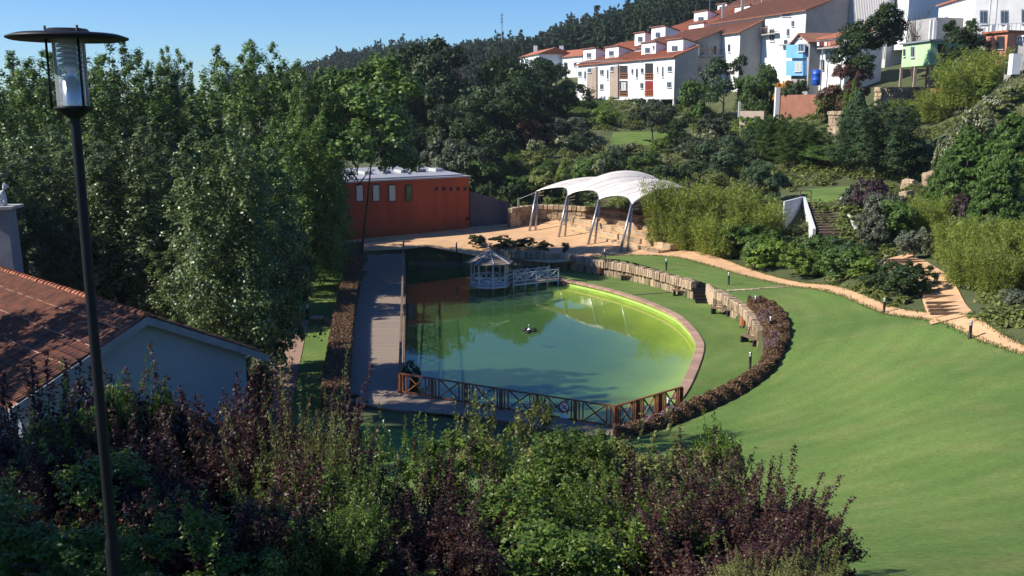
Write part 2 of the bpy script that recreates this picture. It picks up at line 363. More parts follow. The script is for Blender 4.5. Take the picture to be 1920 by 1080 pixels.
def _phi(r2): return .5 * r2 * np.log(r2 + 1e-9)
def _tps():
    n = len(CP); XY = CP[:, :2]; K = _phi(((XY[:, None] - XY[None]) ** 2).sum(-1)) + np.eye(n) * 6.0
    Pm = np.c_[np.ones(n), XY]; A = np.zeros((n + 3, n + 3)); A[:n, :n] = K; A[:n, n:] = Pm; A[n:, :n] = Pm.T
    return np.linalg.solve(A, np.r_[CP[:, 2], 0, 0, 0])
_W = _tps()
def TZ(X, Y):
    X = np.atleast_1d(np.asarray(X, float)); Y = np.atleast_1d(np.asarray(Y, float)); out = np.empty(X.shape); f = X.ravel(); g = Y.ravel(); o = out.ravel()
    for i in range(0, len(f), 4000):
        q = np.c_[f[i:i + 4000], g[i:i + 4000]]; r2 = ((q[:, None] - CP[None, :, :2]) ** 2).sum(-1)
        o[i:i + 4000] = _phi(r2) @ _W[:-3] + _W[-3] + q @ _W[-2:]
    return o.reshape(X.shape)
def T(x, y): return float(TZ(x, y)[0])
def GT(px, py):   # where the sight line meets the terrain
    a, b, c = ray(px, py); ts = np.linspace(8, 260, 900); z = TZ(a * ts, b * ts); h = CZ + c * ts - z
    i = np.argmax(h < 0)
    if h[i] >= 0: i = len(ts) - 1
    t = ts[i]; return Vector((a * t, b * t, float(z[i])))
def inside(P_, poly):
    P_ = np.asarray(P_, float); x, y = P_[:, 0], P_[:, 1]; r = np.zeros(len(P_), bool); n = len(poly)
    for i in range(n):
        x1, y1 = poly[i][:2]; x2, y2 = poly[(i + 1) % n][:2]
        if y1 == y2: continue
        r ^= ((y1 > y) != (y2 > y)) & (x < (x2 - x1) * (y - y1) / (y2 - y1) + x1)
    return r
def smooth_line(pts, step=.8):   # Catmull-Rom through plan points
    p = [Vector((q[0], q[1], q[2] if len(q) > 2 else 0)) for q in pts]; p = [p[0] * 2 - p[1]] + p + [p[-1] * 2 - p[-2]]; out = []
    for i in range(1, len(p) - 2):
        n = max(1, int((p[i + 1] - p[i]).length / step))
        for k in range(n):
            t = k / n; a, b, c, d_ = p[i - 1], p[i], p[i + 1], p[i + 2]
            out.append(.5 * ((2 * b) + (c - a) * t + (2 * a - 5 * b + 4 * c - d_) * t * t + (3 * b - a - 3 * c + d_) * t ** 3))
    out.append(p[-2]); return out
def offset(line, d):   # to the right of travel for d > 0
    out = []
    for i, p in enumerate(line):
        t = line[min(i + 1, len(line) - 1)] - line[max(i - 1, 0)]; n = Vector((t.y, -t.x, 0)).normalized(); out.append(p + n * d)
    return out
def sheet(name, poly, mat, zf, step=1.0, holes=()):   # a triangulated sheet over a plan polygon at height zf(x, y)
    loops = [poly] + list(holes); vs_, es = [], []
    for lp in loops:
        n = len(vs_); vs_ += [Vector((p[0], p[1])) for p in lp]; es += [(n + i, n + (i + 1) % len(lp)) for i in range(len(lp))]
    a = np.array([(p[0], p[1]) for p in poly]); gx, gy = np.meshgrid(np.arange(a[:, 0].min(), a[:, 0].max(), step), np.arange(a[:, 1].min(), a[:, 1].max(), step))
    q = np.c_[gx.ravel(), gy.ravel()]; q = q + rng.uniform(-.2, .2, q.shape) * step
    k = inside(q, poly)
    for h in holes: k &= ~inside(q, h)
    vs_ += [Vector(p) for p in q[k]]
    V, E, Fc = delaunay_2d_cdt(vs_, es, [], 0, 1e-4)[:3]
    cen = np.array([[(V[f[0]].x + V[f[1]].x + V[f[2]].x) / 3, (V[f[0]].y + V[f[1]].y + V[f[2]].y) / 3] for f in Fc])
    k = inside(cen, poly)
    for h in holes: k &= ~inside(cen, h)
    Vn = np.array([(p.x, p.y) for p in V]); z = zf(Vn[:, 0], Vn[:, 1])
    me = np_mesh(name, np.c_[Vn, z], np.array([f for f, o in zip(Fc, k) if o]))
    me.polygons.foreach_set('use_smooth', [True] * len(me.polygons))
    if me.polygons[0].normal.z < 0: me.flip_normals()
    return structure(link(name, me, mat))

# plan outlines -------------------------------------------------------
WALLBASE = [G(930, 497), G(1000, 500), G(1068, 507), G(1118, 516), G(1165, 523.5), G(1212, 535), G(1250, 546), G(1300, 562.5)]
WALLBASE2 = [G(1341, 577), G(1350, 583.5), G(1370, 595), G(1389, 608), G(1405, 626), G(1416, 643), G(1423, 660)]
wl1 = smooth_line(WALLBASE, .5); wl2 = smooth_line(WALLBASE2, .5)
RIM = [G(1040, 523), G(1075, 530), G(1120, 540), G(1161, 551), G(1216, 570), G(1261, 591), G(1289, 615), G(1306, 640), G(1308, 655), G(1303, 675), G(1293, 700), G(1280, 727), G(1266, 748)]
rim = smooth_line(RIM, .5)
FEN = [G(750, 737, .25), G(1152, 803, .25), G(1277, 764, .25)]
FENFAR = G(757, 472, 1.2)
DECKL = [G(655, 768, .25), G(659, 640, .25), G(667, 560, .25), G(674, 500, .6), G(679, 468, 1.4)]
pondfar = [G(768, 497, -.35), G(860, 497, -.35), G(930, 499, -.35), G(990, 506, -.35), G(1040, 523, -.35)]
pond = [FEN[0] + Vector((.15, .2, 0)), Vector((FENFAR.x + .2, pondfar[0].y, 0))] + pondfar[1:] + rim[1:-1] + [FEN[2] + Vector((-.4, .3, 0)), FEN[1] + Vector((-.05, .25, 0))]
pond = [Vector((p.x, p.y, 0)) for p in pond]
pit = [DECKL[0] + Vector((1.2, -.3, 0)), DECKL[1] + Vector((1, 0, 0)), DECKL[2] + Vector((1, 0, 0)), G(690, 500, 0), G(765, 490, 0), G(850, 489, 0)] + [p for p in wl1] + [wl1[-1] + Vector((-.1, 2.5, 0)), wl2[0] + Vector((-.1, 2.5, 0))] + [p for p in wl2] + [G(1430, 690), G(1390, 720), G(1300, 765)] + [FEN[2] + Vector((.3, -.5, 0)), FEN[1] + Vector((.1, -.6, 0)), FEN[0] + Vector((0, -.6, 0))]
pit = [Vector((p.x, p.y, 0)) for p in pit]

def build_terrain():
    xs = np.r_[np.arange(-260, -60, 8), np.arange(-60, 60, .7), np.arange(60, 130, 2.0), np.arange(130, 300, 8)]
    ys = np.r_[np.arange(-40, 0, 3), np.arange(0, 125, .7), np.arange(125, 270, 2.5)]
    X, Y = np.meshgrid(xs, ys); Z = TZ(X, Y)
    q = np.c_[X.ravel(), Y.ravel()]; k = inside(q, pit).reshape(X.shape)
    Z = np.where(k, -3.0, Z); Z = np.maximum(Z, -3)
    nx, ny = len(xs), len(ys); i = np.arange(nx * ny).reshape(ny, nx)
    Q = np.stack([i[:-1, :-1], i[:-1, 1:], i[1:, 1:], i[1:, :-1]], -1).reshape(-1, 4)
    me = np_mesh('terrain', np.c_[X.ravel(), Y.ravel(), Z.ravel()], Q)
    me.polygons.foreach_set('use_smooth', [True] * len(me.polygons))
    structure(link('terrain', me, M['soil']))
build_terrain()
g_ = MB().add([(-5000, -5000, -4), (5000, -5000, -4), (5000, 5000, -4), (-5000, 5000, -4)], [(0, 1, 2, 3)]).build('ground', M['hill']); structure(g_)
DZ = lambda dz: (lambda x, y: TZ(x, y) + dz)
# lower lawn round the pond
lower = [Vector((p.x, p.y, 0)) for p in [G(765, 486), G(850, 486)] + offset(wl1, -.25) + [wl1[-1] + Vector((0, 1, 0)), wl2[0] + Vector((0, 1, 0))] + offset(wl2, -.25) + [G(1436, 690), G(1395, 735), G(1300, 782), G(1280, 775)]]
lower += [p for p in (FEN[2] + Vector((-.2, 0, 0)),)] + [Vector((p.x, p.y, 0)) for p in reversed(rim[1:-1])] + [Vector((p.x, p.y, 0)) for p in reversed(pondfar)]
sheet('lower_lawn', lower, M['lawn'], lambda x, y: np.full(np.shape(x), .0) + .03, 1.2)
# big lawn on the slope
PATHIN = [G(1060, 478, 1.5), G(1110, 479, 1.5), G(1180, 480, 1.5), G(1260, 484, 1.5), G(1340, 498, 1.55), G(1420, 518, 1.6), G(1500, 541, 1.7), G(1580, 566, 1.85), G(1660, 592, 2.0), G(1740, 615, 2.4), G(1820, 638, 3.0), G(1920, 670, 3.5), G(2060, 715, 4.2)]
PATHOUT = [G(1240, 470, 1.6), G(1290, 474, 1.6), G(1350, 485, 1.6), G(1420, 503, 1.65), G(1500, 527, 1.75), G(1580, 552, 1.95), G(1660, 575, 2.15), G(1740, 588, 2.6), G(1800, 600, 3.0), G(1920, 648, 3.6), G(2060, 690, 4.3)]
pin = smooth_line(PATHIN, 1.0); pout = smooth_line(PATHOUT, 1.0)
lawnpoly = pin + [Vector((60, 20, 0)), Vector((40, 4, 0)), Vector((6, 6, 0)), Vector((-10, 14, 0)), Vector((-12, 36, 0)), G(660, 790, .3), G(830, 812, .3), G(1150, 818, .3), G(1300, 775, .3), G(1390, 728, .3), G(1432, 685, .5)] + list(reversed(offset(wl2, -.42))) + [wl2[0] + Vector((-.1, 2.4, 0)), wl1[-1] + Vector((-.1, 2.4, 0))] + list(reversed(offset(wl1, -.42)))[:-6]
lawnpoly = [Vector((p.x, p.y, 0)) for p in lawnpoly]
sheet('lawn', lawnpoly, M['lawn'], DZ(.05), 1.2)
# left lawn
sheet('left_lawn', [Vector((p.x, p.y, 0)) for p in (G(640, 800, .2), G(648, 640, .2), G(655, 560, .2), G(655, 470, 1), G(560, 480, .5), G(480, 560, .3), G(545, 600, .2), G(545, 700, .2), G(540, 800, .2))], M['lawn'], DZ(.05), 1.2)
# sandy plaza and the path that leaves it
plaza = [G(560, 468, 1.5), G(675, 468, 1.5), G(760, 464, 1.5), G(800, 460, 1.5), G(880, 462, 1.5), G(960, 468, 1.5), G(1030, 478, 1.5), G(1060, 481, 1.5)] + pin[1:] + list(reversed(pout)) + [G(1200, 462, 1.6), G(1120, 440, 1.6), G(1020, 420, 1.6), G(950, 420, 1.6), G(880, 425, 1.6), G(650, 440, 1.6), G(540, 445, 1.6)]
sheet('plaza_and_path', [Vector((p.x, p.y, 0)) for p in plaza], M['sand'], DZ(.07), 1.0)
sheet('garden_path', [Vector((p.x, p.y, 0)) for p in (G(505, 770, .2), G(545, 770, .2), G(560, 690, .2), G(570, 640, .2), G(578, 600, .2), G(545, 590, .2), G(530, 640, .2), G(515, 690, .2))], M['coping'], DZ(.08), 1.0)
# terrace lawns on the hill
sheet('terrace_lawn', [Vector((p.x, p.y, 0)) for p in (D(1140, 272, 137), D(1240, 272, 137), D(1300, 266, 141), D(1240, 258, 146), D(1150, 260, 145))], M['lawn'], DZ(.06), 1.5)
sheet('upper_lawn', [Vector((p.x, p.y, 0)) for p in (D(1500, 376, 87), D(1590, 378, 87), D(1600, 345, 96), D(1500, 340, 97))], M['lawn'], DZ(.06), 1.5)
M['slope'] = P('dry_grass_slope', (.13, .17, .05), (.16, .12, .06), .3, .95, .3, detail=9)
sheet('grass_slope', [Vector((p.x, p.y, 0)) for p in (D(1725, 305, 94), D(1760, 260, 99), D(1830, 190, 105), D(1890, 140, 109), D(2000, 80, 112), D(2100, 150, 104), D(1960, 200, 96), D(1850, 260, 92), D(1770, 330, 90))], M['slope'], DZ(.06), 1.2)
sheet('grass_bank', [Vector((p.x, p.y, 0)) for p in (D(1000, 215, 170), D(1080, 195, 192), D(1140, 205, 178), D(1180, 222, 162), D(1090, 240, 150), D(1010, 240, 150))], M['slope'], DZ(.06), 2)
# pond water and basin
def build_pond():
    zf = lambda z: (lambda x, y: np.full(np.shape(x), z))
    sheet('pond_water', pond, M['water'], zf(-.35), 4).name = 'pond_water'
    c = Vector((sum(p.x for p in pond) / len(pond), sum(p.y for p in pond) / len(pond), 0))
    n = len(pond); b = MB()
    b.add([(p.x, p.y, -.02) for p in pond] + [(p.x, p.y, -.5) for p in pond], [(i, (i + 1) % n, n + (i + 1) % n, n + i) for i in range(n)])
    structure(b.build('basin_wall', M['algaewall'])); nf = len(pondfar)
    me = COL.objects['basin_wall'].data; me.materials.append(M['core'])
    for q in me.polygons:
        cc = q.center; q.material_index = 1 if (cc.y > rim[3].y or cc.x < FEN[0].x + 1 or (cc.y < FEN[0].y and cc.x < FEN[2].x - .3)) else 0
    rp = np.array([(p.x, p.y) for p in rim])
    def bowl(x, y):
        d = np.sqrt(((np.c_[x, y][:, None] - rp[None]) ** 2).sum(-1)).min(1) + .35 * np.sin(x * 1.3) * np.sin(y * .9); t = np.clip(d / 8.0, 0, 1)
        return -.46 - .95 * (1 - (1 - t) ** 2.2)
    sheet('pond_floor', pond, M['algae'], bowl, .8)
build_pond()

# ================================================================== built things round the pond
def unit_stone(seed, n=1.0):
    r = random.Random(seed); b = MB(); b.box((0, 0, 0), (1, 1, 1)); me = b.mesh('stone_mesh')
    bm = bmesh.new(); bm.from_mesh(me)
    bmesh.ops.bevel(bm, geom=list(bm.edges), offset=.09, segments=1, affect='EDGES')
    for v in bm.verts: v.co += Vector((r.uniform(-.06, .06), r.uniform(-.05, .05), r.uniform(-.05, .05)))
    bm.to_mesh(me); bm.free(); me.materials.append(M['stone']); return me
STONES = [unit_stone(i) for i in range(7)]
def stone(parent, c, d, rz, mi=None, name='stone', ry=0):
    o = bpy.data.objects.new(name, STONES[random.randrange(7)] if mi is None else mi); COL.objects.link(o)
    o.parent = parent; o.matrix_basis = Matrix.Translation(-Vector(parent.location)) @ Matrix.LocRotScale(Vector(c), Matrix.Rotation(rz, 3, 'Z').to_euler(), Vector(d))
    return o
def stone_wall(label, line, z0f, z1f, th, rows, wst, limit=290, cat='wall', name='stone_wall', group=None, thick_side=-1):
    """line: plan points of the visible face; wall body lies to the left of travel"""
    rt = root(name, (line[0].x, line[0].y, z0f(line[0].x, line[0].y)), label, cat, group)
    back = offset(line, -th); core = offset(line, -.10)
    b = MB(); n = len(line)
    for i in range(n - 1):
        q = [core[i], core[i + 1], back[i + 1], back[i]]
        b.prism([(p.x, p.y) for p in q], [z0f(p.x, p.y) - .3 for p in q], [z1f(p.x, p.y) - .04 for p in q])
    b.build('core', M['core'], rt)
    L = [0.0]
    for i in range(n - 1): L.append(L[-1] + (line[i + 1] - line[i]).length)
    def at(s):
        i = max(0, min(n - 2, next((k for k in range(n - 1) if L[k + 1] >= s), n - 2))); t = (s - L[i]) / max(1e-6, L[i + 1] - L[i])
        p = line[i].lerp(line[i + 1], t); d = line[i + 1] - line[i]; return p, math.atan2(d.y, d.x)
    cnt = 0
    for k in range(rows):
        s = random.uniform(0, wst * .3)
        while s < L[-1] and cnt < limit:
            w = wst * random.uniform(.65, 1.35); w = min(w, L[-1] - s)
            if w < .06: break
            p, a = at(s + w / 2); zb, zt = z0f(p.x, p.y), z1f(p.x, p.y); h = (zt - zb) / rows
            j = random.uniform(-.03, .03)
            c = p + Vector((-math.sin(a), math.cos(a), 0)) * (.12 + j)
            top = k == rows - 1
            stone(rt, (c.x, c.y, zb + h * (k + .5) + (random.uniform(-.02, .05) if top else 0)), (w * .96, .26 if not top else th * 1.5 if th < .5 else .6, h * (1.0 if top else .97)), a)
            s += w; cnt += 1
    return rt
def dirang(a, b): return math.atan2(b.y - a.y, b.x - a.x)

wtop = lambda x, y: 1.38
wbase = lambda x, y: 0.0
wl1r = wl1; 
stone_wall('long curved dry stone retaining wall behind the pond lawn', wl1, wbase, wtop, .45, 2, .27, limit=300, name='retaining_wall')
stone_wall('short curved stone retaining wall between the black steps and the heather', wl2, wbase, lambda x, y: 1.35, .45, 2, .28, limit=120, name='retaining_wall')

# black steps between the two walls
def steps():
    a, b = wl1[-1], wl2[0]; d = (b - a); mid = (a + b) / 2; t = Vector((1, 0, 0)); n = Vector((-.05, 1, 0)).normalized()
    rt = root('garden_steps', (mid.x, mid.y, 0), 'black timber steps cut through the curved stone wall', 'steps')
    w = abs(d.x) + .15
    for i in range(7):
        c = mid + n * (.15 + i * .30)
        MB().box((c.x, c.y, .10 + i * .2), (w, .34, .05), math.atan2(t.y, t.x)).build('tread', M['black'], rt)
        c2 = c - n * .14
        MB().box((c2.x, c2.y, .0 + i * .2), (w, .04, .17), math.atan2(t.y, t.x)).build('riser', M['dark'], rt)
    for e, sg in ((a, 1), (b, -1)):
        b_ = MB(); p = e + t * .06 * sg; q = p + n * 2.3
        b_.beam(p + Vector((0, 0, .55)), q + Vector((0, 0, .72)), .22, 1.35).build('flank', M['stone'], rt)
steps()
# stepping stones across the upper lawn
for i in range(8):
    p = GT(1372 + i * 14.5, 548 - i * 1.2)
    o = MB().box((p.x, p.y, p.z + .07), (.62, .42, .06), R(12 + random.uniform(-8, 8))).build('stepping_stone', M['stone'])
    tag(o, ('first', 'second', 'third', 'fourth', 'fifth', 'sixth', 'seventh', 'eighth')[i] + ' pale stepping stone from the wall in the row on the lawn', 'paving stone', 'stepping stones in the row beside the black steps')
# drain line over the lower lawn
a, b = G(1186, 553, .05), G(1258, 548, .05)
tag(MB().beam(a, b, .14, .05).build('drain_channel', M['core']), 'dark narrow drain channel crossing the lawn to the pond rim', 'drain')

# pond rim coping, brick by brick
def coping():
    rt = root('pond_coping', rim[0], 'curved pink stone coping along the edge of the pond', 'coping')
    me = MB().box((0, 0, 0), (1, 1, 1)).mesh('coping_stone'); bm = bmesh.new(); bm.from_mesh(me)
    bmesh.ops.bevel(bm, geom=list(bm.edges), offset=.05, segments=1, affect='EDGES'); bm.to_mesh(me); bm.free(); me.materials.append(M['coping'])
    ln = smooth_line(RIM, .46)
    for i in range(len(ln) - 1):
        c = (ln[i] + ln[i + 1]) / 2; a = dirang(ln[i], ln[i + 1]); n = Vector((-math.sin(a), math.cos(a), 0))
        c = c + n * .12
        stone(rt, (c.x, c.y, .03), ((ln[i + 1] - ln[i]).length * .97, .55, .16 + random.uniform(-.01, .01)), a, me, 'coping_stone')
coping()

# boardwalk ---------------------------------------------------------------
def deckz(y): return .25 + 1.15 * max(0, min(1, (y - 72) / 22)) ** 1.5
def boardwalk():
    rt = root('boardwalk', (DECKL[0].x, DECKL[0].y, 0), 'long grey timber boardwalk running beside the pond', 'boardwalk')
    b = MB(); sk = MB()
    L = smooth_line([Vector((p.x, p.y, 0)) for p in DECKL], .3)
    y0, y1 = DECKL[0].y, DECKL[-1].y
    def lx(y):
        for i in range(len(L) - 1):
            if L[i].y <= y <= L[i + 1].y: return L[i].x + (L[i + 1].x - L[i].x) * (y - L[i].y) / (L[i + 1].y - L[i].y)
        return L[-1].x
    def rx(y): return FEN[0].x + (FENFAR.x - FEN[0].x) * (y - FEN[0].y) / (FENFAR.y - FEN[0].y) + .12
    y = max(y0, FEN[0].y - .1)
    while y < y1:
        z = deckz(y) + random.uniform(-.004, .004)
        b.add([(lx(y), y, z), (rx(y), y, z), (rx(y + .235), y + .235, deckz(y + .235)), (lx(y + .235), y + .235, deckz(y + .235))] + [(lx(y), y, z - .06), (rx(y), y, z - .06), (rx(y + .235), y + .235, z - .06), (lx(y + .235), y + .235, z - .06)],
              [(0, 1, 2, 3), (0, 4, 5, 1), (1, 5, 6, 2), (2, 6, 7, 3), (3, 7, 4, 0), (7, 6, 5, 4)]); y += .25
    # near strip in front of the fence, boards laid along the fence's cross direction
    d = (FEN[1] - FEN[0]); ln = d.length; t = d / ln; n = Vector((t.y, -t.x, 0))
    A0 = FEN[0] - t * 2.9
    k = 0; s = 0
    while s < ln + 2.9 + .3:
        p = A0 + t * s; wd = 2.35 - min(1, max(0, (s - 4) / 4)) * 1.0; wd = max(.1, min(wd, (p.x - DECKL[0].x) / max(.05, -n.x)))
        up = .25 if s > 2.9 else .0
        b.add([p + n * wd, p + t * .225 + n * wd, p + t * .225 - n * up, p - n * up] + [q + Vector((0, 0, -.06)) for q in (p + n * wd, p + t * .225 + n * wd, p + t * .225 - n * up, p - n * up)],
              [(0, 1, 2, 3), (0, 4, 5, 1), (1, 5, 6, 2), (2, 6, 7, 3), (3, 7, 4, 0), (7, 6, 5, 4)]); s += .24
    d2 = FEN[2] - FEN[1]; t2 = d2.normalized(); n2 = Vector((t2.y, -t2.x, 0)); s = .3
    while s < d2.length:
        p = FEN[1] + t2 * s
        q = [p + n2 * 1.0, p + t2 * .225 + n2 * 1.0, p + t2 * .225 - n2 * .25, p - n2 * .25]
        b.add(q + [v + Vector((0, 0, -.06)) for v in q], [(0, 1, 2, 3), (0, 4, 5, 1), (1, 5, 6, 2), (2, 6, 7, 3), (3, 7, 4, 0), (7, 6, 5, 4)]); s += .24
    o = b.build('planks', M['greywood'], rt); o['kind'] = 'stuff'
    sk = MB(); p, q = A0 + n * 2.25, A0 + t * 6 + n * 2.25
    sk.beam(p + Vector((0, 0, -.32)), q + Vector((0, 0, -.32)), .06, .5).build('skirt', M['darkwood'], rt)
    sk = MB(); p, q = A0 + t * 6 + n * 1.25, A0 + t * (ln + 2.9) + n * 1.25
    sk.beam(p + Vector((0, 0, -.32)), q + Vector((0, 0, -.32)), .06, .5).build('skirt', M['darkwood'], rt)
    sk = MB(); sk.beam(FEN[0] + Vector((.18, 0, -.5)), FENFAR + Vector((.18, 0, -1.2)), .06, .9).build('skirt', M['darkwood'], rt)
    sk = MB(); sk.beam(FEN[0] + Vector((0, .1, -.5)), FEN[1] + Vector((0, .1, -.5)), .06, .8).build('skirt', M['darkwood'], rt)
    sk = MB(); sk.beam(FEN[1] + Vector((0, .1, -.5)), FEN[2] + Vector((0, .1, -.5)), .06, .8).build('skirt', M['darkwood'], rt)
boardwalk()
# fences -------------------------------------------------------------------
def fence_run(rt, p, q, npan, mat, h=1.0, end=True, bal=2):
    p, q = Vector(p), Vector(q); d = q - p; seg = d / npan; up = Vector((0, 0, 1)); L = seg.length
    fr = [.10, .20, .80, .90] if bal == 2 else [.08, .16, .24, .76, .84, .92]
    for i in range(npan + (1 if end else 0)):
        a = p + seg * i
        MB().box((a.x, a.y, a.z + h / 2 - .02), (.13, .13, h + .04), math.atan2(seg.y, seg.x)).build('post', mat, rt)
        if i == npan: break
        b = a + seg
        MB().beam(a + up * (h + .03), b + up * (h + .03), .12, .05).build('top_rail', mat, rt)
        MB().beam(a + up * .10, b + up * .10, .06, .07).build('bottom_rail', mat, rt)
        for f in fr:
            c = a + seg * f; MB().box((c.x, c.y, c.z + h / 2 + .03), (.055, .05, h - .12), math.atan2(seg.y, seg.x)).build('baluster', mat, rt)
        lo, hi = a + seg * (fr[len(fr) // 2 - 1] + .02), a + seg * (fr[len(fr) // 2] - .02)
        MB().beam(lo + up * .14, hi + up * h, .045, .06).build('cross_brace', mat, rt)
        k = Vector((-seg.y, seg.x, 0)).normalized() * .047
        MB().beam(lo + up * h + k, hi + up * .14 + k, .045, .06).build('cross_brace', mat, rt)
f1 = root('timber_fence', FEN[1], 'brown timber fence with crossed panels along the near end of the pond', 'fence')
fence_run(f1, FEN[0], FEN[1], 6, M['redwood'], end=False)
fence_run(f1, FEN[1], FEN[2], 3, M['redwood'], bal=3)
f2 = root('timber_railing', FEN[0], 'brown timber railing seen end on beside the long boardwalk', 'railing')
fence_run(f2, FENFAR, FEN[0] + (FENFAR - FEN[0]).normalized() * 1.0, 14, M['darkwood'], end=True)
# round prohibition sign on the fence
def sign():
    c = D(1066, 768, 43.2); c = FEN[0].lerp(FEN[1], .79) ; d = (FEN[1] - FEN[0]).normalized(); n = Vector((d.y, -d.x, 0))
    c = c + n * .12 + Vector((0, 0, .68)); rt = root('round_sign', c - Vector((0, 0, .5)), 'round red ringed prohibition sign with slash fixed to the pond fence', 'sign')
    def disc(r0, r1, off, seg=28):
        b = MB(); V = []
        for k in range(seg):
            t = 2 * math.pi * k / seg; e = d * math.cos(t) + Vector((0, 0, 1)) * math.sin(t); V += [c + e * r0 + n * off, c + e * r1 + n * off]
        return b.add(V, [(2 * k, 2 * k + 1, (2 * k + 3) % (2 * seg), (2 * k + 2) % (2 * seg)) for k in range(seg)])
    b = MB(); b.slab([c + (d * math.cos(2 * math.pi * k / 28) + Vector((0, 0, 1)) * math.sin(2 * math.pi * k / 28)) * .27 for k in range(28)], n, .02); b.build('plate', M['signwhite'], rt)
    disc(.205, .268, .006).build('ring', M['signred'], rt)
    MB().beam(c + n * .009 + (-d * .15 + Vector((0, 0, .15))), c + n * .009 + (d * .15 - Vector((0, 0, .15))), .008, .05, up=tuple(n.cross(d + Vector((0, 0, -1))))).build('slash', M['signred'], rt)
    # dark figure of a swimmer: head, body, wave
    b = MB(); b.slab([c + n * .006 + (d * (.07 + .03 * math.cos(2 * math.pi * k / 12)) + Vector((0, 0, 1)) * (.05 + .03 * math.sin(2 * math.pi * k / 12))) for k in range(12)], n, .003)
    b.beam(c + n * .005 + d * .05 + Vector((0, 0, .02)), c + n * .005 - d * .10 - Vector((0, 0, .03)), .006, .04)
    b.beam(c + n * .005 + d * .14 + Vector((0, 0, -.08)), c + n * .005 - d * .14 - Vector((0, 0, .08)), .006, .03); b.build('symbol', M['dark'], rt)
    b = MB(); p = c - Vector((0, 0, .44)); b.slab([p + d * .2 + Vector((0, 0, .11)), p - d * .2 + Vector((0, 0, .11)), p - d * .2 - Vector((0, 0, .11)), p + d * .2 - Vector((0, 0, .11))], n, .02); b.build('lower_plate', M['signwhite'], rt)
sign()

# bollard lights ------------------------------------------------------------
def bollard_proto():
    rt = root('bollard_light', (0, 0, 0), 'x', 'bollard light')
    MB().lathe((0, 0, 0), [(.095, 0), (.095, .03), (.075, .035), (.075, .74)], 14).build('post', M['black'], rt, True)
    MB().lathe((0, 0, 0), [(.055, .74), (.055, .90)], 14).build('lens', M['signwhite'], rt, True)
    for k in range(3): MB().lathe((0, 0, 0), [(.06, .765 + k * .05), (.085, .755 + k * .05), (.085, .765 + k * .05), (.06, .78 + k * .05)], 14).build('louvre', M['steel'], rt, True)
    MB().lathe((0, 0, 0), [(.088, .90), (.088, .94), (.06, .985), (0, 1.0)], 14).build('cap', M['silver'], rt, True)
    return rt
def copy_tree(o, parent=None):
    c = o.copy(); COL.objects.link(c); c.parent = parent
    for ch in list(o.children): copy_tree(ch, c)
    return c
BOL = [((1134, 489), None, 'black bollard light on the curved wall beside the wooden bin'),
       ((1249, 508), None, 'black bollard light on the grass strip above the middle of the curved wall'),
       ((1366, 536), None, 'black bollard light on the grass behind the stepping stones'),
       ((1416, 582), None, 'silver capped bollard light standing at the top end of the heather bed'),
       ((1444, 626), None, 'silver capped bollard light sunk in the widest part of the heather bed'),
       ((1406, 692), (1406, 692, .1), 'silver capped bollard light at the inner edge of the heather near the pond lawn'),
       ((1252, 784), (1252, 784, .25), 'black bollard light in front of the orange end of the pond fence'),
       ((1657, 588), None, 'black bollard light at the lawn edge beside the rounded bush'),
       ((1818, 638), None, 'large black bollard light beside the path on the far right'),
       ((577, 598), (577, 598, .15), 'black bollard light on the small left lawn near the stone bench'),
       ((856, 474), (856, 474, 1.3), 'dark bollard light in the shade in front of the red building')]
pb = bollard_proto()
for i, (a, gz, lab) in enumerate(BOL):
    o = pb if i == 0 else copy_tree(pb)
    p = G(*gz) if gz else GT(*a); o.location = p; o['label'] = lab; o['group'] = 'bollard lights along the lawns'; o['category'] = 'bollard light'
# benches -------------------------------------------------------------------
def bench_proto():
    rt = root('park_bench', (0, 0, 0), 'x', 'bench')
    for k in range(4): MB().box((0, -.22 + k * .14, .44), (1.6, .11, .04)).build('seat_slat', M['darkwood'], rt)
    for k in range(3): MB().box((0, .30 + k * .035, .58 + k * .13), (1.6, .03, .10)).build('back_slat', M['darkwood'], rt)
    for s in (-1, 1):
        MB().box((s * .62, 0, .21), (.10, .56, .42)).build('leg', M['dark'], rt)
        MB().beam((s * .62, .24, .42), (s * .62, .40, .92), .06, .06).build('back_post', M['dark'], rt)
    return rt
bp = bench_proto()
for i, (px, py, a, lab) in enumerate([(1180, 526, -22, 'wooden bench against the curved wall right of the far wooden bin'), (1279, 555, -24, 'wooden bench against the curved wall just left of the black steps'),
                          (1352, 590, -42, 'wooden bench against the short wall right of the black steps'), (1407, 645, -68, 'wooden bench at the heather end of the short stone wall'), (1060, 503, -8, 'wooden bench in the shade at the far end of the curved wall')]):
    o = bp if i == 0 else copy_tree(bp); p = G(px, py, .03); o.location = p; o.rotation_euler = (0, 0, R(a)); o['label'] = lab; o['group'] = 'benches along the curved wall'
def bin_proto():
    rt = root('litter_bin', (0, 0, 0), 'x', 'bin')
    for k in range(10):
        t = 2 * math.pi * k / 10; MB().box((.22 * math.cos(t), .22 * math.sin(t), .50), (.03, .12, .62), t).build('slat', M['rail'], rt)
    MB().lathe((0, 0, 0), [(.19, .2), (.19, .8)], 12).build('liner', M['dark'], rt)
    MB().lathe((0, 0, 0), [(.245, .78), (.25, .82), (.19, .83), (.18, .78)], 16).build('rim', M['steel'], rt)
    for s in (-1, 1): MB().box((s * .15, 0, .12), (.05, .05, .24)).build('leg', M['dark'], rt)
    return rt
pbn = bin_proto()
for i, (px, py, lab) in enumerate([(1124, 517, 'orange wooden litter bin against the curved wall near its shaded end'), (1393, 615, 'orange wooden litter bin against the short wall above the last bench')]):
    o = pbn if i == 0 else copy_tree(pbn); o.location = G(px, py, .03); o['label'] = lab; o['group'] = 'wooden litter bins'

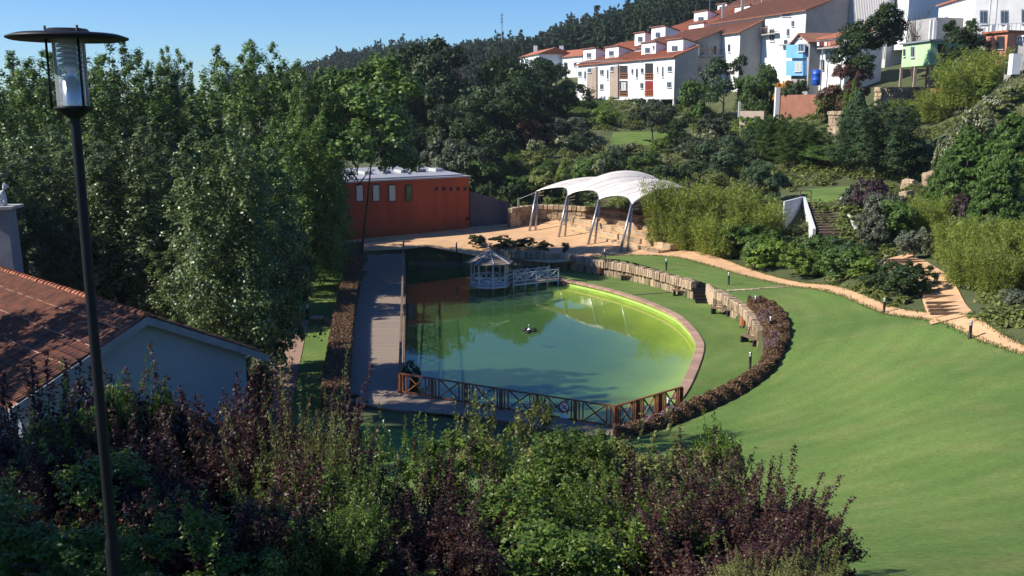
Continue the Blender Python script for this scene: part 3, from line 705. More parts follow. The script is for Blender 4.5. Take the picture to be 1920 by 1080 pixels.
# gazebo ---------------------------------------------------------------------
def gazebo():
    C0 = G(918, 543, -.35); x0, y0 = C0.x, C0.y
    rt = root('gazebo', (x0, y0, -.35), 'white octagonal timber gazebo with grey shingled roof standing in the pond', 'gazebo')
    ang = [R(-90 + 12 + 45 * k) for k in range(8)]
    pt = lambda r, k, z: Vector((x0 + r * math.cos(ang[k % 8]), y0 + r * math.sin(ang[k % 8]), z))
    MB().prism([(pt(1.72, k, 0).x, pt(1.72, k, 0).y) for k in range(8)], .02, .16).build('floor', M['whitepaint'], rt)
    for k in range(8):
        MB().beam(pt(1.54, k, .161), pt(1.54, k, 2.02), .11, .11).build('post', M['whitepaint'], rt)
        MB().beam(pt(1.5, k, -1.3), pt(1.5, k, .019), .15, .15).build('pile', M['darkwood'], rt)
        MB().beam(pt(1.54, k, 1.93), pt(1.54, k + 1, 1.93), .07, .12).build('eave_beam', M['whitepaint'], rt)
        r0, r1 = pt(1.96, k, 1.94), pt(1.96, k + 1, 1.94); ap = Vector((x0, y0, 2.86))
        nn = (r1 - r0).cross(ap - r0)
        b = MB(); rows = 7
        for i in range(rows):
            f0, f1 = i / rows, min(1, (i + 1) / rows); l0, l1 = r0.lerp(ap, f0), r1.lerp(ap, f0); u0, u1 = r0.lerp(ap, f1 * .985), r1.lerp(ap, f1 * .985)
            e = nn.normalized() * .035
            b.slab([l0 + e, l1 + e, u1 + e * .3, u0 + e * .3], nn, .03)
        b.build('roof_panel', M['shingle'], rt)
        MB().beam(r0 + Vector((0, 0, .05)), ap + Vector((0, 0, .05)), .07, .05).build('hip_cap', M['whitepaint'], rt)
        if k not in (2,):   # open towards the bridge
            a, c = pt(1.54, k, 0), pt(1.54, k + 1, 0); u = Vector((0, 0, 1)); l, r = a.lerp(c, .08), a.lerp(c, .92)
            MB().beam(a + u * .86, c + u * .86, .07, .06).build('top_rail', M['whitepaint'], rt)
            MB().beam(a + u * .30, c + u * .30, .06, .06).build('bottom_rail', M['whitepaint'], rt)
            MB().beam(l + u * .32, r + u * .84, .05, .07).build('cross_brace', M['whitepaint'], rt)
            kx = (c - a).normalized().cross(u) * .03
            MB().beam(l + u * .84 + kx, r + u * .32 + kx, .045, .07).build('cross_brace', M['whitepaint'], rt)
            for f in (.08, .92):
                q = a.lerp(c, f); MB().beam(q + u * .3, q + u * .86, .05, .05).build('stile', M['whitepaint'], rt)
    MB().beam((x0, y0, 2.8), (x0, y0, 3.2), .04, .04).build('finial', M['whitepaint'], rt)
    MB().beam((x0 - .17, y0, 3.03), (x0 + .17, y0, 3.03), .04, .04).build('weather_vane', M['whitepaint'], rt)
    # bridge
    A = Vector((x0 + 1.75 * math.cos(ang[2] + .39), y0 + 1.75 * math.sin(ang[2] + .39), 0)); A = Vector((x0 + 1.62, y0 + .5, 0)); B = G(1039, 527, 0); B.y += .9
    d = B - A; t = d.normalized(); n = Vector((-t.y, t.x, 0))
    rb = root('footbridge', (A.x, A.y, -.35), 'white timber footbridge with crossed railings joining the gazebo to the bank', 'footbridge')
    for i in range(int(d.length / .16)):
        p = A + t * (.16 * i + .08); MB().box((p.x, p.y, .13), (.15, 1.5, .05), math.atan2(t.y, t.x)).build('plank', M['greywood'], rb)
    for s in (-1, 1):
        MB().beam(A + n * s * .7 + Vector((0, 0, .04)), B + n * s * .7 + Vector((0, 0, .04)), .06, .14).build('side_beam', M['whitepaint'], rb)
        p, q = A + n * s * .70 + Vector((0, 0, .15)), B + n * s * .70 + Vector((0, 0, .15))
        seg = (q - p) / 4; u = Vector((0, 0, 1))
        for i in range(5):
            a = p + seg * i; MB().beam(a + u * -1.4, a + u * .95, .10, .10).build('post', M['whitepaint'], rb)
            if i == 4: break
            c = a + seg
            MB().beam(a + u * .82, c + u * .82, .07, .06).build('top_rail', M['whitepaint'], rb); MB().beam(a + u * .2, c + u * .2, .06, .06).build('bottom_rail', M['whitepaint'], rb)
            l, r = a.lerp(c, .06), a.lerp(c, .94)
            MB().beam(l + u * .22, r + u * .8, .045, .07).build('cross_brace', M['whitepaint'], rb); kk = n * .03
            MB().beam(l + u * .8 + kk, r + u * .22 + kk, .04, .07).build('cross_brace', M['whitepaint'], rb)
gazebo()
# floating fountain
def fountain():
    p = G(992, 622, -.35); rt = root('floating_fountain', p, 'small dark floating fountain in the middle of the pond', 'fountain')
    for k in range(3):
        t = R(20 + 120 * k); q = p + Vector((.36 * math.cos(t), .36 * math.sin(t), .08)); MB().lathe(q, [(0, -.13), (.17, -.08), (.2, .02), (.15, .12), (0, .15)], 14).build('float', M['dark'], rt, True)
        MB().beam(p + Vector((0, 0, .1)), q, .06, .05).build('arm', M['black'], rt)
    MB().lathe(p, [(.13, -.1), (.13, .16), (.05, .2), (.05, .42), (.07, .43), (.07, .48), (0, .48)], 12).build('nozzle', M['silver'], rt, True)
fountain()
# small stone bench and steps on left lawn
def slabbench():
    p = G(598, 606, .15); rt = root('stone_steps', p, 'pale stone slab with small steps on the left lawn', 'steps')
    MB().box((p.x - .1, p.y, .55), (.85, .6, .12), R(-6)).build('slab', M['stone'], rt); MB().box((p.x - .1, p.y + .03, .3), (.7, .4, .4), R(-6)).build('support', M['core'], rt)
    for k in range(4): MB().box((p.x + .55 + k * .32, p.y - .12 - k * .22, .42 - k * .1), (.14, .5, .30), R(-6)).build('step', M['stone'], rt)
slabbench()

# red building ----------------------------------------------------------------
def red_building():
    z0 = 1.45; A = G(655, 452, z0); B = G(880, 433, z0)
    d = (B - A); d.z = 0; t = d.normalized(); n = Vector((t.y, -t.x, 0))   # n faces the camera side
    ztop = D(880, 332, B.y).z; back = -n
    A2 = A - t * 5.2   # building goes on behind the tree
    rt = root('red_building', (A.x, A.y, z0), 'long red rendered building with pale flat roof behind the pond', 'building')
    dep = 10.5
    q = [A, B, B + back * dep, A + back * dep]
    MB().prism([(p.x, p.y) for p in q], z0 - .5, ztop).build('wall', M['red'], rt)
    q = [A2 + back * .02, A + back * .02, A + back * dep, A2 + back * dep]; zm = z0 + (ztop - z0) * .42
    MB().prism([(p.x, p.y) for p in q], zm, ztop - .003).build('upper_wall', M['red'], rt)
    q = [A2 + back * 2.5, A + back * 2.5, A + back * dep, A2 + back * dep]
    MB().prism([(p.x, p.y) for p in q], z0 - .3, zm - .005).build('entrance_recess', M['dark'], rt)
    q = [A2 + n * .15 - t * .15, B + n * .15 + t * .2, B + back * (dep + .1) + t * .2, A2 + back * (dep + .1) - t * .15]
    MB().prism([(p.x, p.y) for p in q], ztop + .004, ztop + .16).build('roof_edge', M['roofgrey'], rt)
    q = [A2 + back * .5, B + back * .5 - t * .4, B + back * (dep - .4) - t * .4, A2 + back * (dep - .4)]
    r = MB().prism([(p.x, p.y) for p in q], ztop + .164, [ztop + .3, ztop + .3, ztop + .75, ztop + .75]).build('roof', M['roofgrey'], rt)
    for k in range(6):
        c = A + t * (2 + k * 2.1) + back * 4.5; MB().box((c.x, c.y, ztop + .62), (.9, 1.6, .3), math.atan2(t.y, t.x)).build('skylight', M['panepale'] if k % 2 else M['fascia'], rt)
    def at(px):   # run along the facade at a pixel column
        for i in range(400):
            s = -6 + i * .07; p = A + t * s
            if 960 + 1800 * (p.x / p.y) * .99 >= px: return s
        return 0
    L = d.length
    for px, mt in ((675, 'panepale'), (704, 'panepale'), (733, 'panepale'), (763, 'panegreen')):
        s = (px - 655) / 225 * L; c = A + t * s
        f = MB(); zc = D(px, 362, c.y).z
        f.slab([c + n * .05 + t * .42 + Vector((0, 0, zc + .85)), c + n * .05 - t * .42 + Vector((0, 0, zc + .85)), c + n * .05 - t * .42 + Vector((0, 0, zc - .85)), c + n * .05 + t * .42 + Vector((0, 0, zc - .85))] if False else
               [Vector((c.x, c.y, zc)) + n * .05 + t * a + Vector((0, 0, b)) for a, b in ((.42, .85), (-.42, .85), (-.42, -.85), (.42, -.85))], n, .08)
        w = f.build('window', M['dark'], rt)
        f = MB(); f.slab([Vector((c.x, c.y, zc)) + n * .07 + t * a + Vector((0, 0, b)) for a, b in ((.33, .76), (-.33, .76), (-.33, -.76), (.33, -.76))], n, .03); f.build('pane', M[mt], w)
    for k in range(5):
        px = 816 + k * 14; s = (px - 655) / 225 * L; c = A + t * s; zc = D(px, 354, c.y).z; c = Vector((c.x, c.y, zc))
        f = MB(); f.slab([c + n * .03 + t * a + Vector((0, 0, b)) for a, b in ((.2, .19), (-.2, .19), (-.2, -.19), (.2, -.19))], n, .06); f.build('vent_window', M['dark'], rt)
    c = B - t * .25; zc = D(875, 410, c.y).z; MB().box((c.x + n.x * .1, c.y + n.y * .1, zc), (.3, .2, .3), math.atan2(t.y, t.x)).build('wall_lamp', M['black'], rt)
    # entrance columns and door frames
    for s in (-.3, -2.6, -5.0):
        c = A + t * s + back * .15; MB().box((c.x, c.y, (z0 + zm) / 2 - .2), (.28, .28, zm - z0 + .4), math.atan2(t.y, t.x)).build('column', M['red'], rt)
    # dark shaded wall running from the building corner to the plaza
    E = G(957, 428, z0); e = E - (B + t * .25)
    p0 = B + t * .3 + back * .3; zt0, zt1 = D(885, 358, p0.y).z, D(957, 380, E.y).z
    w = root('concrete_wall', (p0.x, p0.y, z0), 'concrete wall coloured dark for its shade, with sloping top, beside the red building', 'wall')
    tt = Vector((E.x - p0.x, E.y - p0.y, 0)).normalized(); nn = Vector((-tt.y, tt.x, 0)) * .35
    MB().prism([(p0.x, p0.y), (E.x, E.y), (E.x + nn.x, E.y + nn.y), (p0.x + nn.x, p0.y + nn.y)], z0 - .5, [zt0, zt1, zt1, zt0]).build('panel', M['shadedconcrete'], w)
red_building()

# canopy and stone terraces -----------------------------------------------------
MASTB = [G(1001, 434, 1.6), G(1056, 446, 1.6), G(1112, 457.5, 1.6), G(1173, 470.5, 1.6)]
_a, _b = MASTB[0], MASTB[-1]; mt_ = Vector((_b.x - _a.x, _b.y - _a.y, 0)).normalized(); mn_ = Vector((-mt_.y, mt_.x, 0))   # mn_ points back right
def canopy():
    rt = root('canopy', MASTB[0], 'white tensile membrane canopy on four slanting steel masts over the stone terraces', 'canopy')
    tops = []
    for i, b in enumerate(MASTB):
        tp = D(*((1006, 363), (1064, 368), (1123, 375), (1184, 383))[i], b.y + 1.1); tp.z = 5.75
        tops.append(tp)
        MB().tube([b - mt_ * .05 - mn_ * .55 + Vector((0, 0, -.05)), tp - Vector((0, 0, .0))], [.13, .10], 10).build('mast', M['steel'], rt, True)
        MB().tube([b + mn_ * .1 + mt_ * .15 + Vector((0, 0, -.05)), tp + Vector((0, 0, -.15)) + mn_ * .12], [.11, .09], 10).build('mast', M['steel'], rt, True)
        MB().tube([tp + Vector((0, 0, -.25)) + mn_ * .1, tp + mn_ * .9 + Vector((0, 0, -.1))], .05, 6).build('bracket', M['silver'], rt)
        MB().tube([tp + Vector((0, 0, -.5)) + mn_ * .1, tp + mn_ * .9 + Vector((0, 0, -.45))], .04, 6).build('bracket', M['silver'], rt)
    rise = [1.25, 2.25, 1.75, 1.35]; span = 13.5
    step = (tops[3] - tops[0]) / 3; tops.append(D(1252, 389, 90.5)); tops[4].z = 5.5; rise.append(.9); spans = [13.5, 13.5, 11.5, 9.0, 5.0]
    NS, NB = 26, 12; V = []; rows = []
    def surf(i, u, s):   # bay i, across u 0..1, along the rib s 0..1
        a, b = tops[i], tops[i + 1]; p = a.lerp(b, u); span = spans[i] * (1 - u) + spans[i + 1] * u
        sc = math.sin(math.pi * u)
        s0 = .085 * sc; s2 = s0 + (1 - .09 * sc - s0) * s
        rs = rise[i] * (1 - u) + rise[i + 1] * u
        z = p.z + rs * math.sin(math.pi * min(1, s2 * .98)) ** .8 - .62 * sc * (math.sin(math.pi * s2) ** .5) + .28 * sc * (1 - s) ** 2
        return p.x + mn_.x * span * s2, p.y + mn_.y * span * s2, z
    for i in range(len(tops) - 1):
        b = MB(); V = [surf(i, u / NB, s / NS) for u in range(NB + 1) for s in range(NS + 1)]
        b.add(V, [(u * (NS + 1) + s, (u + 1) * (NS + 1) + s, (u + 1) * (NS + 1) + s + 1, u * (NS + 1) + s + 1) for u in range(NB) for s in range(NS)])
        o = b.build('membrane', M['membrane'], rt, True)
        sm = o.modifiers.new('thickness', 'SOLIDIFY'); sm.thickness = .03
        for u in (.25, .5, .75): MB().tube([Vector(surf(i, u, s / NS)) + Vector((0, 0, .02)) for s in range(NS + 1)], .012, 5).build('seam', M['offwhite'], o)
        MB().tube([Vector(surf(i, u / NB, 0)) for u in range(NB + 1)], .04, 5).build('edge_cable', M['steel'], o)
    for i in range(len(tops)):
        pts = []
        for s in range(NS + 1):
            q = surf(min(i, 3), 0 if i < 4 else 1, s / NS); pts.append(Vector(q) - Vector((0, 0, .1)))
        MB().tube(pts, .07, 6).build('rib', M['steel'], rt, True)
    for i in range(5):
        e = tops[i] + mn_ * spans[i]; g = T(e.x, e.y)
        if g < e.z: MB().tube([(e.x, e.y, g - .2), (e.x, e.y, e.z)], .1, 8).build('rear_mast', M['steel'], rt)
    # stay cable to short post
    p = G(972, 428, 1.6); p2 = Vector((p.x, p.y, D(972, 372, p.y).z))
    r2 = root('cable_post', p, 'slim grey post beside the stone wall left of the canopy', 'post'); MB().tube([p, p2], .12, 8).build('shaft', M['steel'], r2); MB().tube([p2 + Vector((0, 0, -.1)), tops[0] + Vector((0, 0, -.1))], .03, 5).build('cable', M['steel'], r2)
canopy()
TZT = lambda k: 1.95 + .42 * k
def terraces():
    O = MASTB[0] + mn_ * 2.6 - mt_ * .5; O.z = 0; n = 0
    for k in range(5):
        a = O + mn_ * (1.15 * k) - mt_ * (0 if k < 3 else -1.5)
        Lk = 19.5
        line = []
        for i in range(24):
            s = i / 23; p = a + mt_ * Lk * s - mn_ * (1.1 * math.sin(s * 1.9)); line.append(p)
        line = [p for p in line]
        rt = root('stone_terrace', (a.x, a.y, 1.5), ['front', 'second', 'third', 'fourth', 'rear'][k] + ' tier of pale stone terrace seating under the white canopy', 'terrace', 'stone seating tiers under the canopy')
        b = MB()
        for i in range(23):
            q = [line[i] + mn_ * .12, line[i + 1] + mn_ * .12, line[i + 1] + mn_ * 1.5, line[i] + mn_ * 1.5]
            b.prism([(p.x, p.y) for p in q], 1.0, TZT(k) - .05)
        b.build('tread', M['sand'], rt)
        s = 0
        while s < Lk - .2:
            w = random.choice((.5, .75, .95, 1.2)) * random.uniform(.9, 1.1); f = (s + w / 2) / Lk
            if f > 1: break
            p = a + mt_ * Lk * f - mn_ * (1.1 * math.sin(f * 1.9)); zb = TZT(k) - .48
            an = math.atan2(mt_.y, mt_.x) + .1
            c = p + mn_ * random.uniform(.02, .10)
            if random.random() < .93: stone(rt, (c.x, c.y, zb + .24 + random.uniform(-.02, .02)), (w * .97, .34, .50 * random.uniform(.9, 1.08)), an)
            s += w
    # high back wall
    a = O + mn_ * 7.6 + mt_ * 3.0; b = a + mt_ * 17
    stone_wall('tall stone back wall in shade behind the terrace seating', smooth_line([a, (a + b) / 2 + mn_ * .6, b], .8), lambda x, y: 3.6, lambda x, y: 5.3, .5, 3, .75, limit=120, name='back_wall')
    a = G(957, 432, 1.5); b = O + mn_ * .3; c = O + mn_ * 4.6 + mt_ * 1.5
    stone_wall('low sunlit stone wall at the left end of the terraces', smooth_line([a, Vector((b.x, b.y, 0)) - mt_ * 3, c, c + mn_ * 4 + mt_ * 4], .6), lambda x, y: 1.4, lambda x, y: 1.4 + 2.35 + .04 * (y - 100), .5, 5, .55, limit=260, name='stone_wall')
terraces()

# flight of white walled steps on the hill -----------------------------------------------
def white_stairs():
    A = D(1535, 437, 79); B = D(1596, 437, 79); C = D(1515, 376, 88); E = D(1568, 376, 88)
    rt = root('hill_stairs', A, 'timber stairs climbing the hill between two pale walls', 'stairs')
    N = 13
    for i in range(N):
        f = i / N; l, r = A.lerp(C, f), B.lerp(E, f)
        MB().beam(l + Vector((0, 0, .05)), r + Vector((0, 0, .05)), .42, .07).build('tread', M['darkwood'], rt)
        l2, r2 = A.lerp(C, f - .02), B.lerp(E, f - .02); MB().beam(l2 - Vector((0, 0, .13)), r2 - Vector((0, 0, .13)), .05, .26).build('riser', M['core'], rt)
    for p, q in ((A, C), (B, E)):
        b = MB(); sd_ = (B - A).normalized() * (.25 if p is A else -.25); p1, q1 = p - sd_, q - sd_
        b.prism([(p1.x, p1.y), (q1.x, q1.y), (q1.x - sd_.x, q1.y - sd_.y), (p1.x - sd_.x, p1.y - sd_.y)], [p.z - 1.6, q.z - 1.2, q.z - 1.2, p.z - 1.6], [p.z + .35, q.z + .35, q.z + .35, p.z + .35]); b.build('side_wall', M['offwhite'], rt)
    W0 = D(1470, 400, 84); W1 = C - (B - A).normalized() * .4
    b = MB(); b.prism([(W0.x, W0.y), (W1.x, W1.y - .05), (W1.x, W1.y + .3), (W0.x, W0.y + .35)], [W0.z - 2, W1.z - 3, W1.z - 3, W0.z - 2], [D(1470, 378, 84).z, C.z + .34, C.z + .34, D(1470, 378, 84).z]); b.build('wing_wall', M['offwhite'], rt)
    h = root('handrail', C, 'low timber handrail at the head of the hill stairs', 'handrail')
    p, q = D(1500, 378, 88.6), D(1520, 378, 88.6); u = Vector((0, 0, 1))
    for e in (p, q): MB().beam(e - u * .2, e + u * 1.05, .09, .09).build('post', M['darkwood'], h)
    for z in (.4, 1.0): MB().beam(p + u * z - Vector((.5, 0, 0)), q + u * z + Vector((.0, 0, 0)), .05, .09).build('rail', M['darkwood'], h)
white_stairs()
def sand_steps():
    pts = smooth_line([GT(1785, 603), GT(1770, 575), GT(1758, 548), GT(1740, 522), GT(1706, 496), GT(1680, 484)], .5)
    A, B = [p + Vector((-1.15, 0, 0)) for p in pts], [p + Vector((1.15, 0, 0)) for p in pts]
    poly = [Vector((p.x, p.y, 0)) for p in A] + [Vector((p.x, p.y, 0)) for p in reversed(B)]
    sheet('sand_steps_path', poly, M['sand'], DZ(.12), .8)
    rt = root('sand_steps', pts[0], 'shallow sandy steps with timber risers climbing from the right path', 'steps')
    for i in range(3, len(pts) - 6, 3):
        l, r = A[i], B[i]; z = T(pts[i].x, pts[i].y) + .18
        MB().beam((pts[i].x - 1.1, pts[i].y, z), (pts[i].x + 1.1, pts[i].y, z), .14, .16).build('timber_edge', M['darkwood'], rt)
sand_steps()

# ================================================================== tiled house in the left foreground
def tiled_house():
    A = D(275, 592, 40); zr = A.z; e1 = Vector((.69, .724, 0)).normalized(); e2 = Vector((-.724, .69, 0)).normalized()
    HS = 5.75; ze = D(500, 665, 44.1).z; dz = zr - ze; gz = .1; LEN = 19.0; U = Vector((0, 0, 1)); O = Vector((A.x, A.y, 0))
    pt = lambda a, b, z: O + e1 * a + e2 * b + U * z     # a across, b along the ridge, z up
    rt = root('tiled_house', (A.x, A.y, gz), 'low house with old clay tile roof and gable wall tinted bluish for its shade behind the lamp post', 'house')
    w = HS - .95; zw = lambda a: zr - .30 - abs(a) * dz / HS
    b = MB(); prof = [(-w, gz - .4), (w, gz - .4), (w, zw(w)), (0, zw(0)), (-w, zw(w))]
    b.add([pt(a, .35, z) for a, z in prof] + [pt(a, LEN, z) for a, z in prof], [(0, 1, 2, 3, 4), (9, 8, 7, 6, 5)] + [(i, 5 + i, 5 + (i + 1) % 5, (i + 1) % 5) for i in range(5)]); b.build('wall', M['shadedwall'], rt)
    for sg in (-1, 1):
        MB().add([pt(0, -.05, zr - .02), pt(sg * HS, -.05, ze - .02), pt(sg * HS, LEN, ze - .02), pt(0, LEN, zr - .02), pt(0, -.05, zr - .17), pt(sg * HS, -.05, ze - .17), pt(sg * HS, LEN, ze - .17), pt(0, LEN, zr - .17)],
                 [(0, 1, 2, 3), (7, 6, 5, 4), (0, 4, 5, 1), (1, 5, 6, 2), (2, 6, 7, 3)]).build('roof_deck', M['browntile'], rt)
        MB().add([pt(0, -.10, zr - .03), pt(sg * (HS + .05), -.10, ze - .03), pt(sg * (HS + .05), -.10, ze - .38), pt(0, -.10, zr - .38), pt(0, .02, zr - .03), pt(sg * (HS + .05), .02, ze - .03), pt(sg * (HS + .05), .02, ze - .38), pt(0, .02, zr - .38)],
                 [(0, 1, 2, 3), (7, 6, 5, 4), (0, 4, 5, 1), (1, 5, 6, 2), (2, 6, 7, 3), (3, 7, 4, 0)]).build('verge_board', M['fascia'], rt)
    # tiles
    me = bpy.data.meshes.new('roof_tile'); n = 5; V = []
    for y in (0, 1):
        rr = .125 if y == 0 else .105
        for k in range(n): t = math.pi * k / (n - 1); V.append((rr * math.cos(t), y * .46, rr * .75 * math.sin(t) + (.035 if y == 0 else 0)))
    me.from_pydata(V, [], [(k, k + 1, n + k + 1, n + k) for k in range(n - 1)] + [tuple(range(n))]); me.materials.append(M['tileold']); me.polygons.foreach_set('use_smooth', [True] * len(me.polygons))
    me2 = me.copy(); me2.name = 'ridge_tile'; me2.materials.clear(); me2.materials.append(M['tile'])
    tb = MB(); SL = math.hypot(HS, dz); cnt = 0; todo = []
    for sg in (-1, 1):
        ncol = int(LEN / .245); nrow = int(SL / .40)
        dwn = (e1 * sg * HS + U * (ze - zr)).normalized(); nr = (e2.cross(dwn) * (1 if sg > 0 else -1)); nr = nr if nr.z > 0 else -nr
        for i in range(ncol):
            for j in range(nrow):
                p = pt(0, .08 + i * .245, zr) + dwn * (.46 + j * .40) + nr * (.0 + random.uniform(-.008, .012))
                mx = Matrix((( e2.x, -dwn.x, nr.x), (e2.y, -dwn.y, nr.y), (e2.z, -dwn.z, nr.z)))
                todo.append((sg, (p - Vector((0, 0, CZ))).length, Matrix.Translation(p) @ mx.to_4x4()))
    def screen(m):
        p = m.translation; return 960 + 1800 * p.x / p.y * .99
    cand = sorted([t for t in todo if t[0] < 0 and -40 < screen(t[2]) < 290], key=lambda t: t[1]); keep = set(id(t) for t in cand[:300])
    nv = [(Vector(v), ) for v in V]; fs = [tuple(f.vertices) for f in me.polygons]
    for t in todo:
        if id(t) in keep:
            o = bpy.data.objects.new('roof_tile', me); COL.objects.link(o); o.parent = rt; o.matrix_basis = Matrix.Translation(-Vector(rt.location)) @ t[2]
        else: tb.add([t[2] @ v[0] for v in nv], fs)
    mesh = bpy.data.meshes.new('tiles'); mesh.from_pydata(tb.v, [], tb.f); o = link('tiles', mesh, M['tileold'], rt); o['kind'] = 'stuff'
    for i in range(int(LEN / .42)):
        o = bpy.data.objects.new('ridge_tile', me2); COL.objects.link(o); o.parent = rt
        mx = Matrix(((e1.x, e2.x, 0), (e1.y, e2.y, 0), (0, 0, 1))).to_4x4()
        o.matrix_basis = Matrix.Translation(-Vector(rt.location)) @ Matrix.Translation(pt(random.uniform(-.02, .02), -.1 + i * .42, zr + .0)) @ mx @ Matrix.Diagonal((1.5, 1.05, 1.5, 1))
    # pale mortar lines between tile courses
    for k in (1.2, 2.5, 3.8):
        dwn = (e1 * -HS + U * (ze - zr)).normalized(); p = pt(0, 0, zr) + dwn * k + U * .112; b = MB(); s = .2
        while s < LEN - 1:
            l = random.uniform(.3, .9); j = dwn * random.uniform(-.03, .03); b.beam(p + e2 * s + j, p + e2 * (s + l) + j, .05, .03); s += l + random.choice((.0, .1, .5))
        b.build('mortar_line', M['coping'], rt)['kind'] = 'stuff'
    # chimney with a seated animal figure on its cap
    c = D(5, 500, 53.5); zt = D(5, 392, 53.5).z; zb = c.z - 2.2
    ch = root('chimney', (c.x, c.y, zb), 'grey rendered chimney with flat cap at the left edge', 'chimney')
    MB().box((c.x - .1, c.y, (zb + zt) / 2), (2.0, 1.4, zt - zb), R(45) * 0 + .1, .86).build('stack', M['fascia'], ch)
    MB().box((c.x, c.y, zt + .12), (2.25, 1.7, .16), .1).build('cap', M['greywall'], ch)
    # figure: seated dog
    f = MB(); q = Vector((c.x + .50, c.y - .1, zt + .19)); s = 1.15
    P3 = lambda x, z, y=0: q + Vector((x, y, z)) * s
    f.tube([P3(-.32, .05), P3(-.30, .22), P3(-.16, .45), P3(-.02, .66), P3(.06, .84), P3(.08, .95)], [.10, .20, .20, .17, .11, .09], 10)
    f.tube([P3(.02, .96), P3(.10, .98), P3(.20, .93), P3(.30, .89)], [.08, .12, .09, .04], 10)
    for y in (-.08, .08):
        f.tube([P3(-.02, .60, y), P3(.05, .30, y), P3(.05, .03, y), P3(.13, .02, y)], [.09, .065, .05, .04], 8)
        f.tube([P3(-.28, .22, y * 2), P3(-.08, .14, y * 2), P3(-.12, .03, y * 2), P3(.02, .02, y * 2)], [.14, .09, .06, .04], 8)
        f.tube([P3(.06, 1.03, y * .7), P3(.03, 1.15, y * .9)], [.05, .012], 6)
    f.tube([P3(-.36, .06), P3(-.52, .05), P3(-.60, .12)], [.05, .04, .02], 6)
    me = f.mesh('animal_statue'); o = link('animal_statue', me, M['offwhite']); tag(o, 'pale seated dog statue on top of the chimney', 'statue')
    r = o.modifiers.new('merge', 'REMESH'); r.mode = 'VOXEL'; r.voxel_size = .035; r.use_smooth_shade = True
tiled_house()

# street lamp in the foreground
def street_lamp():
    y = 5.6; p0 = D(125, 70, y); x = p0.x; b = D(126, 206, y); lean = 0
    gx, gz = D(172, 640, y).x, T(x, y)
    x = D(150, 420, y).x + .038
    B = Vector((x, y, gz - .1))
    rt = root('street_lamp', B, 'tall black lamp post with wide disc hood in the left foreground', 'street lamp')
    zc = D(135, 205, y).z; zk = D(205, 1020, y).z
    MB().lathe((x, y, 0), [(.032, zk), (.028, zc - .02)], 18).build('pole', M['black'], rt, True)
    MB().lathe((x, y, 0), [(.044, gz - .1), (.044, zk - .02), (.042, zk + .005), (.033, zk + .05)], 18).build('base_pole', M['black'], rt, True)
    MB().lathe((x, y, zc), [(.034, -.05), (.06, -.03), (.10, .0), (.11, .015), (.0, .02)], 24).build('collar', M['black'], rt, True)
    h = .392
    MB().lathe((x, y, zc), [(.088, .02), (.088, h)], 24).build('glass', M['acrylic'], rt, True)
    MB().lathe((x, y, zc), [(.055, .02), (.055, .16), (.03, .165), (.03, .2)], 18).build('lamp_holder', M['silver'], rt, True)
    MB().lathe((x, y, zc), [(.02, .2), (.032, .22), (.032, .26), (0, .27)], 14).build('bulb', M['signwhite'], rt, True)
    for k in range(5): MB().lathe((x, y, zc), [(.03, .245 + k * .028), (.066, .235 + k * .028), (.066, .248 + k * .028), (.03, .262 + k * .028)], 20).build('louvre', M['steel'], rt, True)
    for k in range(3):
        t = R(70 + 120 * k + 10); e = Vector((.115 * math.cos(t), .115 * math.sin(t), 0)); q = Vector((x, y, zc)) + e
        MB().tube([q + Vector((0, 0, 0)), q + Vector((0, 0, h + .07))], .007, 8).build('rod', M['black'], rt, True)
    MB().lathe((x, y, zc + h), [(.0, .0), (.30, -.008), (.322, .0), (.322, .009), (.27, .026), (.12, .038), (.105, .055), (0, .062)], 40).build('hood', M['black'], rt, True)
    rt.rotation_euler = (0, R(-.25), 0)
street_lamp()
# stadium floodlight head over the trees
def floodlight():
    p = D(298, 300, 95); t = D(298, 250, 95); g = T(p.x, p.y)
    rt = root('floodlight_mast', (p.x, p.y, g), 'grey floodlight mast with three lamps rising among the left trees', 'floodlight')
    MB().tube([(p.x, p.y, g), (p.x, p.y, t.z - .2)], [.18, .1], 8).build('pole', M['steel'], rt); MB().box((p.x, p.y, t.z), (1.5, .1, .1)).build('crossarm', M['steel'], rt)
    for k in (-1, 0, 1): MB().box((p.x + k * .5, p.y - .15, t.z + .25), (.42, .22, .45), 0, .8).build('lamp_head', M['silver'], rt)
floodlight()
# low white fence and bench by the plaza, left
def low_rail():
    a, b = G(583, 466, 1.5), G(622, 464, 1.5); rt = root('low_railing', a, 'low dark railing beside the tree trunk near the red building', 'railing'); u = Vector((0, 0, 1))
    for k in range(9): p = a.lerp(b, k / 8); MB().beam(p, p + u * .75, .05, .05).build('baluster', M['darkwood'], rt)
    MB().beam(a + u * .77, b + u * .77, .06, .05).build('top_rail', M['darkwood'], rt)
low_rail()

